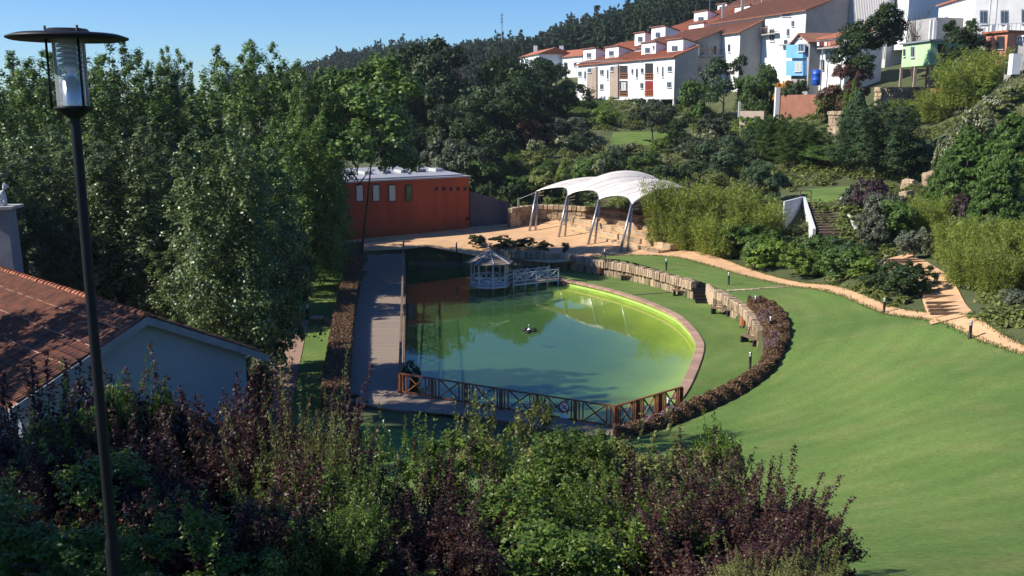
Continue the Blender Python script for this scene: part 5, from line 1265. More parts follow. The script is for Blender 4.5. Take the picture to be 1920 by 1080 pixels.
def prototypes():
    for s in range(4):   # poplar: several upright spires
        r = np.random.default_rng(100 + s); cen = []; rad = []
        for i in range(9):
            a = i * 2.4 + r.uniform(-.5, .5); q = 0 if i == 0 else r.uniform(.12, .36); h = 1.0 if i == 0 else 1 - q * r.uniform(.5, 1.5); x, y = q * math.cos(a), q * math.sin(a); z = .12 + r.uniform(0, .1)
            while z < h:
                f = (z / h); w = .21 * (1 - f ** 3) + .04
                for k in range(4): cen.append((x + r.normal() * w * .55, y + r.normal() * w * .55, z + r.uniform(-.02, .02))); rad.append(r.uniform(.55, 1.0) * (.05 + w * .28))
                z += .032
        cen = np.array(cen) * [1, 1, 2.0]; me = mk('poplar_crown', clumps(cen, np.array(rad), 48, .030, .024, r, mid=(0, 0, .8), squash=1.3, up=.45, hollow=.25, droop=0))
        reg('poplar', me, limbs(s, .92, 12, .022, .25))
    for s in range(3):   # dense domed tree
        r = np.random.default_rng(200 + s); L = lobes(r, 16, .2, .85, .20, .40); c = lobe_centers(r, L, 26)
        reg('round', mk('round_crown', clumps(c, r.uniform(.045, .085, len(c)), 44, .028, .020, r, up=.4)), limbs(20 + s, .75, 8, .03, .3))
    for s in range(3):   # looser tree, trunk shows
        r = np.random.default_rng(300 + s); L = lobes(r, 11, .38, .88, .15, .40); c = lobe_centers(r, L, 17)
        reg('loose', mk('loose_crown', clumps(c, r.uniform(.045, .08, len(c)), 40, .032, .022, r, up=.3, hollow=.2) if False else [clumps(c, r.uniform(.045, .08, len(c)), 40, .032, .022, r, up=.3, hollow=.2), (np.zeros((4, 3)), np.arange(4).reshape(1, 4), np.zeros(1))]), limbs(30 + s, .85, 12, .028, .34, .3))
    for s in range(4):   # broad crown of upright tufts
        r = np.random.default_rng(330 + s); cen = []; rad = []
        for i in range(26):
            a = i * 2.4 + r.uniform(-.4, .4); q = .40 * math.sqrt((i + .3) / 26); hh = (.62 + .38 * math.sqrt(max(0, 1 - (q / .46) ** 2))) * r.uniform(.86, 1.02); x, y = q * math.cos(a), q * math.sin(a); z = .08 + r.uniform(0, .2)
            while z < hh:
                f = z / hh; w = .085 * (1 - f ** 5) + .018
                for k in range(2): cen.append((x + r.normal() * w * .6, y + r.normal() * w * .6, z + r.uniform(-.02, .02))); rad.append(r.uniform(.7, 1.1) * (.028 + w * .42))
                z += .045
        reg('broad', mk('broad_crown', clumps(np.array(cen) * [1, 1, 1.9], np.array(rad) * 1.12, 62, .021, .0165, r, mid=(0, 0, .7), squash=1.25, up=.55, hollow=.25, droop=0)), limbs(33 + s, .92, 12, .022, .25))
    for s in range(2):   # tall crown on a clear stem
        r = np.random.default_rng(350 + s); L = lobes(r, 17, .44, .9, .15, .36); c = lobe_centers(r, L, 24)
        reg('tall', mk('tall_crown', [clumps(c * [1, 1, 1.6], r.uniform(.045, .085, len(c)), 50, .026, .020, r, mid=(0, 0, .9), up=.5, hollow=.25, droop=0), (np.zeros((4, 3)), np.arange(4).reshape(1, 4), np.zeros(1))]), limbs(35 + s, .85, 12, .016, .3, .35, 1.2))
    for s in range(4):   # shrub
        r = np.random.default_rng(400 + s); L = lobes(r, 9, .12, .7, .26, .36); c = lobe_centers(r, L, 18)
        reg('shrub', mk('shrub_foliage', clumps(c, r.uniform(.06, .11, len(c)), 40, .055, .036, r, up=.5)))
    for s in range(2):   # drooping dark conifer
        r = np.random.default_rng(500 + s); cen = []; rad = []
        for i in range(420):
            z = r.uniform(.05, 1) ** .9; w = .48 * (1 - z) ** .75 + .03; a = r.uniform(0, 6.28); q = w * r.uniform(.5, 1) ** .5; cen.append((q * math.cos(a), q * math.sin(a), z)); rad.append(.035 + .05 * (1 - z))
        reg('conifer', mk('conifer_crown', clumps(np.array(cen), np.array(rad), 50, .045, .016, r, squash=.7, up=0, droop=.7, hollow=.2)), limbs(50 + s, .95, 4, .03, .2))
    for s in range(2):   # narrow cypress
        r = np.random.default_rng(600 + s); cen = []
        for i in range(260): z = r.uniform(.02, 1); w = .46 * (1 - z ** 2.2) + .02; a = r.uniform(0, 6.28); cen.append((w * math.cos(a), w * math.sin(a), z))
        reg('cypress', mk('cypress_crown', clumps(np.array(cen), .09, 34, .06, .03, r, squash=.6, up=.6, hollow=.1)))
    for s in range(4):   # bamboo clump
        r = np.random.default_rng(700 + s); ps = []
        for i in range(95):
            a = r.uniform(0, 6.28); q = .36 * math.sqrt(r.uniform(0, 1)); bx, by = q * math.cos(a), q * math.sin(a); h = r.uniform(.62, 1.05); ex, ey = bx + r.normal() * .09 + math.cos(a) * .1, by + r.normal() * .09 + math.sin(a) * .1
            n = 125; f = r.uniform(.12, 1, n); P_ = np.c_[bx + (ex - bx) * f ** 2, by + (ey - by) * f ** 2, h * (f - .06 * f ** 4)] + r.normal(size=(n, 3)) * np.array([.030, .030, .022])
            N_ = unit(r.normal(size=(n, 3)) + np.array([0, 0, .6])); c = np.clip(r.uniform(0, 1, n) * .6 + .4 * r.uniform(0, 1), 0, 1)
            ps.append(leaves(P_, N_, .062, .0115, r, .9, c))
        b = MB()
        reg('bamboo', mk('bamboo_foliage', ps))
    for s in range(4):   # ridge pine, seen far off
        r = np.random.default_rng(800 + s); cen = []; rad = []
        for i in range(46): z = r.uniform(.18, 1); w = (.36 * (1 - z) ** .7 + .05) * r.uniform(.3, 1); a = r.uniform(0, 6.28); cen.append((w * math.cos(a), w * math.sin(a), z)); rad.append(.07 + .05 * (1 - z))
        reg('pine', mk('pine_crown', clumps(np.array(cen), np.array(rad), 14, .10, .05, r, squash=.6, up=.3, hollow=.2)), limbs(80 + s, .9, 3, .02, .15))
    for s in range(3):   # umbrella topped eucalyptus on the ridge
        r = np.random.default_rng(850 + s); cen = []
        for i in range(30): a = r.uniform(0, 6.28); q = .42 * math.sqrt(r.uniform(0, 1)); cen.append((q * math.cos(a), q * math.sin(a), r.uniform(.55, .98)))
        reg('gum', mk('gum_crown', [clumps(np.array(cen), .09, 18, .09, .05, r, squash=.8, up=.2, hollow=.1), (np.zeros((4, 3)), np.arange(4).reshape(1, 4), np.zeros(1))]), limbs(90 + s, .9, 5, .018, .25, .5))
    for s in range(2):   # bare winter crown
        r = random.Random(900 + s); b = MB()
        for i in range(46):
            a = r.uniform(0, 6.28); z = r.uniform(.05, .5); q = r.uniform(.15, .5); p = Vector((0, 0, z)); e = Vector((q * math.cos(a), q * math.sin(a), min(1, z + r.uniform(.25, .6)))); m = p.lerp(e, .45) + Vector((r.uniform(-.04, .04), r.uniform(-.04, .04), .03)); b.tube([p, m, e], [.012, .007, .002], 4)
            for k in range(4): f = r.uniform(.3, .9); s0 = p.lerp(e, f); b.tube([s0, s0 + Vector((r.uniform(-.12, .12), r.uniform(-.12, .12), r.uniform(.03, .14)))], [.004, .001], 3)
        KIND.setdefault('bare', []).append((b.mesh('bare_crown'), limbs(95 + s, .6, 3, .03, .1)))
prototypes()
PLANTN = [0]; BLOS = {}
def blossom_of(me):
    if me.name not in BLOS:
        v = np.empty(len(me.vertices) * 3, np.float32); me.vertices.foreach_get('co', v); v = v.reshape(-1, 4, 3); r = np.random.default_rng(3); k = (r.uniform(0, 1, len(v)) < .16) & (v[:, 0, 2] > .35); v = v[k]
        m = v.mean(1, keepdims=True); v = (m + (v - m) * .75).reshape(-1, 3); b = np_mesh('blossom', v, np.arange(len(v)).reshape(-1, 4), r.uniform(0, 1, len(v) // 4)); b.materials.append(M['flower']); BLOS[me.name] = b
    return BLOS[me.name]
def plant(kind, mat, name, px, ptop, wpx, depth, label, cat=None, group=None, gz=None, hmin=.6, bark='bark', ratio=1.0, dx=0):
    p = D(px, ptop, depth); x, y = p.x, p.y; g = T(x, y) if gz is None else gz; w = wpx / 1800 * depth * 1.02; h = max(hmin, p.z - g, .62 * w if kind == 'shrub' and hmin == .6 else 0, .8 * w if kind == 'bamboo' else 0)
    vs_ = KIND[kind]; me, tk = vs_[PLANTN[0] % len(vs_)]; PLANTN[0] += 1
    rt = root(name, (x, y, g), label, cat or ('tree' if tk else 'shrub'), group)
    o = bpy.data.objects.new('crown' if tk else 'foliage', me); COL.objects.link(o); o.parent = rt
    if not me.materials: me.materials.append(M[mat])
    o.material_slots[0].link = 'OBJECT'; o.material_slots[0].material = M[mat]
    a = random.uniform(0, 6.28); o.scale = (w, w * ratio, h); o.rotation_euler = (0, 0, a); o.location = (0, 0, -.05)
    if mat == 'flower':
        o.material_slots[0].material = M['scrub']; f = bpy.data.objects.new('blossom', blossom_of(me)); COL.objects.link(f); f.parent = rt; f.scale = o.scale * 1.03; f.rotation_euler = o.rotation_euler; f.location = o.location
    if tk:
        t = bpy.data.objects.new('trunk', tk); COL.objects.link(t); t.parent = rt; t.scale = (w * .8, w * .8, h); t.rotation_euler = (0, 0, a); t.location = (0, 0, -.05)
        if not tk.materials: tk.materials.append(M['bark'])
        t.material_slots[0].link = 'OBJECT'; t.material_slots[0].material = M[bark]
    return rt
LT = 'trees massed on the left'
for a in (('broad', 'willow', 'poplar_tree', 432, 228, 240, 48.5, 'tall grey green tree standing behind the gable of the tiled house'),
          ('broad', 'willow', 'poplar_tree', 262, 240, 240, 64, 'glinting tree crossed by the lamp post above the tiled roof'),
          ('broad', 'willow', 'poplar_tree', 105, 245, 250, 66, 'leafy tree between the chimney and the lamp post'),
          ('broad', 'willow', 'poplar_tree', -45, 290, 200, 60, 'dark tree behind the chimney at the left edge'),
          ('broad', 'poplar', 'poplar_tree', 70, 104, 240, 88, 'tall poplar under the left half of the lamp hood'),
          ('broad', 'poplar', 'poplar_tree', 225, 92, 230, 82, 'tall poplar right of the lamp glass'),
          ('broad', 'poplar', 'poplar_tree', 465, 88, 215, 84, 'highest pointed poplar near the middle of the left trees'),
          ('broad', 'poplar', 'poplar_tree', 575, 132, 150, 80, 'slim poplar between the two highest left crowns'),
          ('broad', 'poplar', 'poplar_tree', 365, 172, 190, 90, 'lower poplar below the gap of sky in the left trees'),
          ('broad', 'poplar', 'poplar_tree', -20, 135, 200, 95, 'poplar cut by the left edge below the sky'),
          ('broad', 'poplar', 'poplar_tree', 150, 112, 190, 100, 'poplar showing behind the lamp pole top'),
          ('broad', 'poplar', 'poplar_tree', 550, 225, 190, 74, 'shaded poplar left of the red building'),
          ('broad', 'poplar', 'poplar_tree', 318, 96, 110, 105, 'thin airy poplar top against the sky')):
    plant(*a, group=LT, bark='palebark')
plant('tall', 'poplar', 'shade_tree', 664, 108, 240, 82, 'tall tree with slim dark leaning trunk in front of the red building', group=LT)
plant('broad', 'darkleaf', 'undergrowth_tree', 170, 420, 260, 66, 'dark bushy tree behind the ridge of the tiled roof', group=LT)
plant('broad', 'olive', 'undergrowth_tree', 70, 395, 170, 60, 'olive green bushy tree beside the chimney', group=LT)
plant('broad', 'willow', 'undergrowth_tree', 345, 420, 190, 62, 'low leafy tree right behind the lamp pole', group=LT)
plant('round', 'darkleaf', 'undergrowth_tree', 520, 420, 130, 66, 'dark low tree shading the small left lawn', group=LT)
plant('shrub', 'darkleaf', 'garden_shrub', 520, 560, 95, 52, 'leafy shrub beside the right eave of the tiled house', group='shrubs near the tiled house')
plant('shrub', 'darkleaf', 'garden_shrub', 478, 690, 70, 45, 'dark shrub at the right corner of the tiled house', group='shrubs near the tiled house')
DT = 'big dark trees behind the red building'
for a in (('round', 'darkleaf', 'oak_tree', 880, 78, 290, 150, 'largest dark domed tree rising behind the red building'),
          ('round', 'darkleaf', 'oak_tree', 930, 150, 175, 138, 'dark domed tree standing forward of the largest one'),
          ('round', 'darkleaf', 'oak_tree', 800, 100, 170, 150, 'dark tree on the left shoulder of the largest domed tree'),
          ('round', 'darkleaf', 'oak_tree', 715, 108, 120, 140, 'dark round tree between the poplars and the wooded hill'),
          ('poplar', 'poplar', 'oak_tree', 735, 98, 60, 146, 'small light green tip above the dark round tree'),
          ('round', 'darkleaf', 'oak_tree', 985, 110, 120, 165, 'dark tree left of the far red roofs'),
          ('poplar', 'green', 'oak_tree', 780, 112, 50, 145, 'little pointed green tree below the wooded hill'),
          ('round', 'darkleaf', 'oak_tree', 800, 200, 150, 128, 'dark lower tree behind the roof of the red building'),
          ('round', 'darkleaf', 'oak_tree', 860, 215, 120, 126, 'dark tree under the forward domed tree'),
          ('round', 'darkleaf', 'oak_tree', 1035, 120, 80, 185, 'dark tree in front of the far orange roof')):
    plant(*a, group=DT)
HS = 'shrubs and small trees on the garden slope'
hill = [('shrub', 'grey', 835, 245, 110, 122, 'pale grey green shrub behind the flat roof'), ('shrub', 'olive', 870, 275, 120, 119, 'olive shrub above the roof of the red building'),
 ('shrub', 'green', 905, 300, 80, 117, 'green shrub right above the red building corner'), ('round', 'green', 940, 275, 66, 122, 'neat round green tree above the shaded concrete wall'),
 ('shrub', 'darkleaf', 915, 340, 40, 114, 'small dark bush near the corner of the red building'), ('shrub', 'darkleaf', 962, 345, 50, 113, 'small dark bush above the low sunlit wall'),
 ('round', 'russet', 998, 214, 70, 138, 'russet leaved tree on the garden slope'), ('shrub', 'grey', 1068, 225, 66, 142, 'pale silvery shrub below the garden wall'), ('round', 'bluegreen', 1078, 250, 55, 134, 'grey green tree beside the silvery shrub'),
 ('shrub', 'flower', 1005, 262, 34, 130, 'white flowering shrub below the russet tree'), ('shrub', 'flower', 1055, 255, 26, 132, 'small white flowering shrub beside the grey green tree'),
 ('shrub', 'scrub', 1000, 290, 70, 124, 'yellow green shrub below the white flowers'), ('round', 'green', 1018, 300, 44, 120, 'small round tree left of the pale sand bare patch'), ('cypress', 'bright', 1056, 300, 34, 118, 'bright green upright bush above the canopy left lobe'),
 ('shrub', 'scrub', 1035, 320, 80, 115, 'scrubby bush just above the small canopy lobe'), ('shrub', 'green', 980, 330, 66, 116, 'green bush left of the canopy'), ('shrub', 'green', 1110, 290, 80, 120, 'wide green shrub above the canopy middle'),
 ('round', 'bluegreen', 1160, 275, 60, 122, 'blue green rounded shrub behind the canopy top'), ('round', 'green', 1205, 282, 66, 120, 'leafy green tree above the canopy crown'), ('shrub', 'flower', 1150, 270, 30, 128, 'white flowers left of the terrace lawn'),
 ('shrub', 'flower', 1178, 266, 36, 131, 'white flowers in front of the terrace lawn'), ('loose', 'olive', 1225, 195, 90, 138, 'small tree with visible trunk on the terrace lawn'), ('round', 'darkleaf', 1270, 220, 66, 134, 'very dark round tree right of the terrace lawn'),
 ('shrub', 'darkleaf', 1280, 310, 110, 104, 'dark shrub right of the canopy top'), ('shrub', 'flower', 1322, 245, 54, 126, 'cream flowering shrub in the middle of the slope'), ('loose', 'olive', 1330, 255, 130, 114, 'feathery grey olive tree in front of the cream flowers'),
 ('round', 'bluegreen', 1350, 255, 100, 112, 'wide blue green tree at the centre of the slope'), ('shrub', 'bright', 1405, 218, 60, 128, 'sunlit bright green bush on the upper terrace'), ('shrub', 'olive', 1340, 215, 80, 134, 'olive scrub below the stilted apartments'),
 ('broad', 'green', 1455, 215, 80, 116, 'upright leafy tree below the red block wall'), ('broad', 'green', 1510, 230, 110, 110, 'broad leafy tree in front of the red block wall'), ('poplar', 'bluegreen', 1420, 225, 60, 118, 'dull green tree left of the broad leafy one'),
 ('shrub', 'flower', 1112, 266, 26, 133, 'white flowers between the silvery shrub and the terrace lawn'), ('shrub', 'flower', 1250, 292, 30, 122, 'pale flowering shrub above the right end of the canopy'), ('shrub', 'flower', 1290, 268, 40, 127, 'pale flowering shrub below the very dark round tree'), ('shrub', 'flower', 1125, 300, 34, 118, 'low white flowering shrub just above the canopy'), ('shrub', 'bright', 1240, 255, 44, 132, 'bright bush at the trunk of the terrace tree'), ('shrub', 'bright', 1135, 225, 50, 150, 'bright bush below the left stilts of the apartments'), ('shrub', 'plum', 1285, 340, 60, 98, 'dull purple shrub behind the bamboo'), ('round', 'scrub', 1362, 318, 96, 94, 'yellowish domed tree above the bamboo belt'), ('shrub', 'grey', 1420, 325, 50, 94, 'pale green bush right of the yellowish dome'),
 ('cypress', 'green', 1394, 312, 16, 95, 'tiny pointed cypress between two pale domes'), ('round', 'bluegreen', 1436, 300, 84, 93, 'dark green rounded tree left of the hill stairs'), ('round', 'green', 1560, 270, 110, 106, 'leafy tree behind the head of the hill stairs'),
 ('broad', 'bluegreen', 1650, 190, 150, 100, 'big dark conifer like tree right of the hill stairs'), ('conifer', 'bluegreen', 1610, 165, 60, 116, 'narrow dark tree below the stone bastion'), ('round', 'darkleaf', 1690, 255, 100, 98, 'dark spreading tree at the foot of the grass slope'),
 ('tall', 'darkleaf', 1634, 12, 125, 122, 'tall dark tree with thin trunk in front of the clad building'), ('tall', 'darkleaf', 1812, 38, 76, 118, 'dark tree beside the mint house'), ('tall', 'darkleaf', 1780, 84, 34, 122, 'small dark tree against the mint house'),
 ('loose', 'russet', 1590, 120, 90, 122, 'thin russet tinged tree below the balcony house'), ('round', 'green', 1415, 125, 76, 142, 'round glossy green tree below the apartment gables'), ('loose', 'bluegreen', 1362, 105, 90, 145, 'wispy tall tree in front of the apartment gable'),
 ('shrub', 'green', 1310, 150, 70, 148, 'green bush under the gable of the stilted apartments'), ('shrub', 'olive', 1225, 212, 80, 150, 'olive scrub under the apartment stilts'), ('shrub', 'green', 1060, 195, 110, 165, 'low green bushes below the garden wall'),
 ('loose', 'orangeflower', 1468, 150, 30, 137, 'orange flowering shrub on top of the red block wall'), ('shrub', 'darkleaf', 1490, 150, 50, 136, 'dark bush beside the orange flowers'), ('shrub', 'darkleaf', 1445, 120, 40, 143, 'dark bush between apartments and blue house'),
 ('poplar', 'bright', 1600, 150, 40, 118, 'light green sapling left of the tall thin tree'), ('shrub', 'scrub', 1560, 160, 60, 126, 'scrub on the terrace below the balcony house')]
for k, m, px, pt_, w, d, lab in hill: plant(k, m, {'cypress': 'upright_bush', 'shrub': 'hillside_shrub'}.get(k, 'hillside_tree'), px, pt_, w, d, lab, group=HS, cat='tree' if k in ('round', 'loose', 'poplar', 'conifer') else 'shrub')
BB = 'bamboo and shrub belts'
for k, m, px, pt_, w, d, lab in (
 ('bamboo', 'bamboo', 1258, 335, 95, 88, 'leftmost tall bamboo clump touching the canopy'), ('bamboo', 'bamboo', 1308, 345, 110, 87, 'second tall bamboo clump right of the canopy'), ('bamboo', 'bamboo', 1365, 345, 115, 86, 'tall bamboo clump in the middle of the left belt'), ('bamboo', 'bamboo', 1420, 372, 110, 84, 'bamboo clump left of the pale stair wall'), ('bamboo', 'bamboo', 1290, 400, 90, 86, 'lower front bamboo clump at the path corner'),
 ('bamboo', 'bamboo', 1345, 415, 100, 83, 'lower front bamboo clump beside the path'), ('shrub', 'green', 1400, 425, 100, 82, 'green bush at the right end of the left bamboo belt'), ('shrub', 'green', 1432, 432, 84, 79, 'dense green bush below the pale stair wall'), ('shrub', 'green', 1530, 445, 90, 76, 'dense green bush below the hill stairs'), ('shrub', 'bluegreen', 1600, 450, 90, 72, 'dark green bush right below the hill stairs'),
 ('shrub', 'bright', 1440, 470, 90, 78, 'bright leafy bush along the path behind the stepping stones'), ('shrub', 'bright', 1505, 478, 100, 73, 'bright leafy bush along the middle of the path'), ('shrub', 'green', 1575, 490, 100, 68, 'green leafy bush along the right part of the path'), ('shrub', 'bright', 1380, 455, 80, 82, 'bright low bush near the bamboo corner'), ('shrub', 'bright', 1620, 500, 60, 66, 'light green bush left of the rounded dark bush'),
 ('shrub', 'darkleaf', 1645, 518, 60, 62, 'dark rounded bush behind the lawn bollard'), ('shrub', 'darkleaf', 1703, 522, 100, 60, 'large rounded dark bush at the foot of the sandy steps'), ('shrub', 'plum', 1680, 495, 46, 63, 'small purple bush above the rounded dark bush'),
 ('shrub', 'plum', 1632, 335, 60, 82, 'purple smoke bush right of the hill stairs'), ('shrub', 'grey', 1600, 348, 50, 84, 'grey shrub beside the head of the hill stairs'), ('shrub', 'grey', 1660, 362, 80, 78, 'pale variegated bush right of the stair wall'), ('shrub', 'green', 1690, 375, 80, 76, 'green bush right of the variegated one'), ('shrub', 'grey', 1640, 400, 60, 75, 'pale bush touching the lower stair wall'),
 ('shrub', 'grey', 1720, 425, 70, 70, 'pale leafy bush above the sandy steps'), ('bamboo', 'bamboo', 1745, 365, 80, 76, 'feathery bamboo clump above the sandy steps'), ('bamboo', 'bamboo', 1790, 420, 90, 68, 'bamboo clump right of the sandy steps'), ('bamboo', 'bamboo', 1850, 425, 120, 64, 'large bamboo clump on the right'), ('bamboo', 'bamboo', 1910, 410, 110, 62, 'bamboo clump at the right edge'),
 ('bamboo', 'bamboo', 1820, 480, 110, 60, 'front bamboo clump above the right path'), ('bamboo', 'bamboo', 1890, 490, 110, 57, 'front bamboo clump near the right edge'), ('shrub', 'plum', 1815, 365, 60, 74, 'dark purple bush above the right bamboo'), ('shrub', 'grey', 1850, 405, 50, 70, 'pale grey bush among the right bamboo'), ('shrub', 'grey', 1905, 585, 60, 50, 'pale low plant at the path edge on the far right'),
 ('bamboo', 'bamboo', 1700, 200, 62, 118, 'light bamboo under the stone wall of the mint house'), ('bamboo', 'bamboo', 1758, 172, 75, 115, 'light bamboo at the top of the dark conifer'), ('bamboo', 'bamboo', 1820, 115, 120, 112, 'bamboo stand along the upper edge of the grass slope'), ('bamboo', 'bamboo', 1860, 90, 80, 112, 'highest bamboo stand below the salmon shed'), ('shrub', 'bright', 1850, 150, 50, 109, 'rounded light bush on the slope edge'),
 ('conifer', 'green', 1820, 238, 150, 80, 'large drooping green tree on the right slope'), ('conifer', 'green', 1900, 215, 170, 78, 'large drooping green tree at the right edge'), ('round', 'green', 1790, 300, 90, 80, 'green tree at the lower left of the drooping ones'), ('conifer', 'green', 1880, 300, 130, 72, 'lower drooping green tree near the right edge')):
    plant(k, m, {'bamboo': 'bamboo_clump', 'shrub': 'border_shrub'}.get(k, 'drooping_tree'), px, pt_, w, d, lab, group=BB, cat={'bamboo': 'bamboo', 'shrub': 'shrub'}.get(k, 'tree'))
for i, (px, pt_, w, d) in enumerate(((1770, 262, 40, 93), (1800, 232, 46, 95), (1835, 205, 50, 97), (1870, 180, 50, 99), (1905, 160, 56, 100))):
    plant('shrub', 'flower', 'flowering_shrub', px, pt_, w, d, ('lowest', 'second lowest', 'middle', 'second highest', 'highest')[i] + ' white flowering bush along the grass slope', 'shrub', 'white flowering bushes on the right slope')
plant('bare', 'bark', 'bare_tree', 1722, 0, 60, 135, 'leafless grey tree against the white annex', 'tree')
# pale low bushes by the gazebo wall
for i, (px, pt_, w, d) in enumerate(((895, 452, 36, 92), (940, 456, 50, 91), (985, 454, 50, 90), (1020, 462, 34, 88), (1060, 470, 14, 87))):
    plant('shrub', 'darkleaf', 'low_bush', px, pt_, w, d, ('leftmost dark low bush behind the gazebo roof', 'dark low bush right behind the gazebo finial', 'dark low bush on the wall right of the gazebo', 'dark low bush at the right end of the gazebo wall', 'tiny round bush on the corner of the plaza')[i], 'shrub', 'low bushes behind the gazebo', gz=1.35, hmin=1.0)
plant('shrub', 'darkleaf', 'water_plant', 772, 678, 34, 48.2, 'dark water plant beside the fence corner', 'plant', gz=-.4)

# hedge beside the boardwalk ---------------------------------------------------
def leafmass(name, pts, nrm, L, Wd, r, mat, parent=None, label=None, cat=None, kind=None, droop=0):
    V, Q, C = leaves(pts, nrm, L, Wd, r, droop); o = link(name, np_mesh(name, V, Q, C), M[mat], parent)
    if label: tag(o, label, cat)
    if kind: o['kind'] = kind
    return o
def hedge():
    cl = smooth_line([G(628, 735, 1.15), G(630, 700, 1.15), G(637, 640, 1.15), G(648, 565, 1.2), G(657, 520, 1.5), G(667, 455, 2.3)], .25)
    r = np.random.default_rng(5); w = .62; P_, N_ = [], []; b = MB()
    rt = root('clipped_hedge', (cl[0].x, cl[0].y, .1), 'long clipped brown hedge along the left of the boardwalk', 'hedge')
    for i in range(len(cl) - 1):
        a, c = cl[i], cl[i + 1]; t = (c - a); t.z = 0; ln = t.length; t.normalize(); n = Vector((t.y, -t.x, 0)); z0 = T(a.x, a.y) - .2 if a.y < 70 else deckz(a.y) - .2
        q = [a - n * w * .9, a + n * w * .9, c + n * w * .9, c - n * w * .9]; b.prism([(p.x, p.y) for p in q], z0, [a.z - .06, a.z - .06, c.z - .06, c.z - .06])
        m = 420; f = r.uniform(0, 1, m); s = r.uniform(-1, 1, m); top = r.uniform(0, 1, m) < .5; zz = np.where(top, a.z + r.normal(size=m) * .03, r.uniform(z0, a.z, m)); off = np.where(top, s * w, np.sign(s) * w)
        P_.append(np.c_[a.x + t.x * ln * f + n.x * off, a.y + t.y * ln * f + n.y * off, zz] + r.normal(size=(m, 3)) * .03)
        N_.append(np.where(top[:, None], np.array([0, 0, 1.0]), np.sign(s)[:, None] * np.array([n.x, n.y, .2])) + r.normal(size=(m, 3)) * .5)
    b.build('core', M['bark'], rt); P_ = np.concatenate(P_); N_ = unit(np.concatenate(N_))
    V, Q, C = leaves(P_, N_, .11, .07, r); link('foliage', np_mesh('foliage', V, Q, C), M['hedge'], rt)
hedge()
# heather bed ---------------------------------------------------------------------
def heather():
    out = smooth_line([G(1408, 566, 1.5), G(1440, 572, 1.4), G(1468, 592, 1.3), G(1482, 620, 1.2), G(1478, 650, 1.05), G(1455, 690, .8), G(1410, 730, .5), G(1350, 762, .35), G(1270, 798, .3), G(1150, 830, .35)], .5)
    inn = smooth_line([G(1400, 572, 1.4), G(1412, 585, 1.38), G(1424, 605, 1.36), G(1431, 630, 1.3), G(1432, 655, 1.0), G(1420, 690, .6), G(1385, 718, .3), G(1320, 752, .2), G(1285, 768, .2), G(1150, 815, .25)], .5)
    r = np.random.default_rng(8); n = 60000; u = r.uniform(0, 1, n); v = r.uniform(0, 1, n); oo = np.array([(p.x, p.y) for p in out]); ii = np.array([(p.x, p.y) for p in inn])
    fo = np.c_[np.interp(u * (len(oo) - 1), np.arange(len(oo)), oo[:, 0]), np.interp(u * (len(oo) - 1), np.arange(len(oo)), oo[:, 1])]; fi = np.c_[np.interp(u * (len(ii) - 1), np.arange(len(ii)), ii[:, 0]), np.interp(u * (len(ii) - 1), np.arange(len(ii)), ii[:, 1])]
    q = fo * v[:, None] + fi * (1 - v[:, None]); g = np.maximum(TZ(q[:, 0], q[:, 1]), .02)
    h = .62 * np.sqrt(np.clip(1 - (2 * v - 1) ** 2, 0.02, 1)) * (1 + .35 * np.sin(q[:, 0] * 4.1) * np.sin(q[:, 1] * 3.7)) ; z = g + h * (r.uniform(0, 1, n) ** .35)
    N_ = unit(np.c_[r.normal(size=(n, 2)) * .6, np.full(n, .8)]); V, Q, C = leaves(np.c_[q, z], N_, .15, .05, r, -1.2)
    rt = root('heather_bed', tuple(out[len(out) // 2]), 'curving bed of brown heather along the edge of the big lawn', 'flower bed')
    link('foliage', np_mesh('foliage', V, Q, C), M['heather'], rt)['kind'] = 'stuff'
    k = (np.sin(q[:, 0] * .9 + 1) + np.sin(q[:, 1] * 1.1) > .9) & (v < .7); k &= r.uniform(0, 1, n) < .22
    V, Q, C = leaves(np.c_[q, z + .05][k], N_[k], .07, .05, r); link('blossom', np_mesh('blossom', V, Q, C), M['lilac'], rt)['kind'] = 'stuff'
heather()
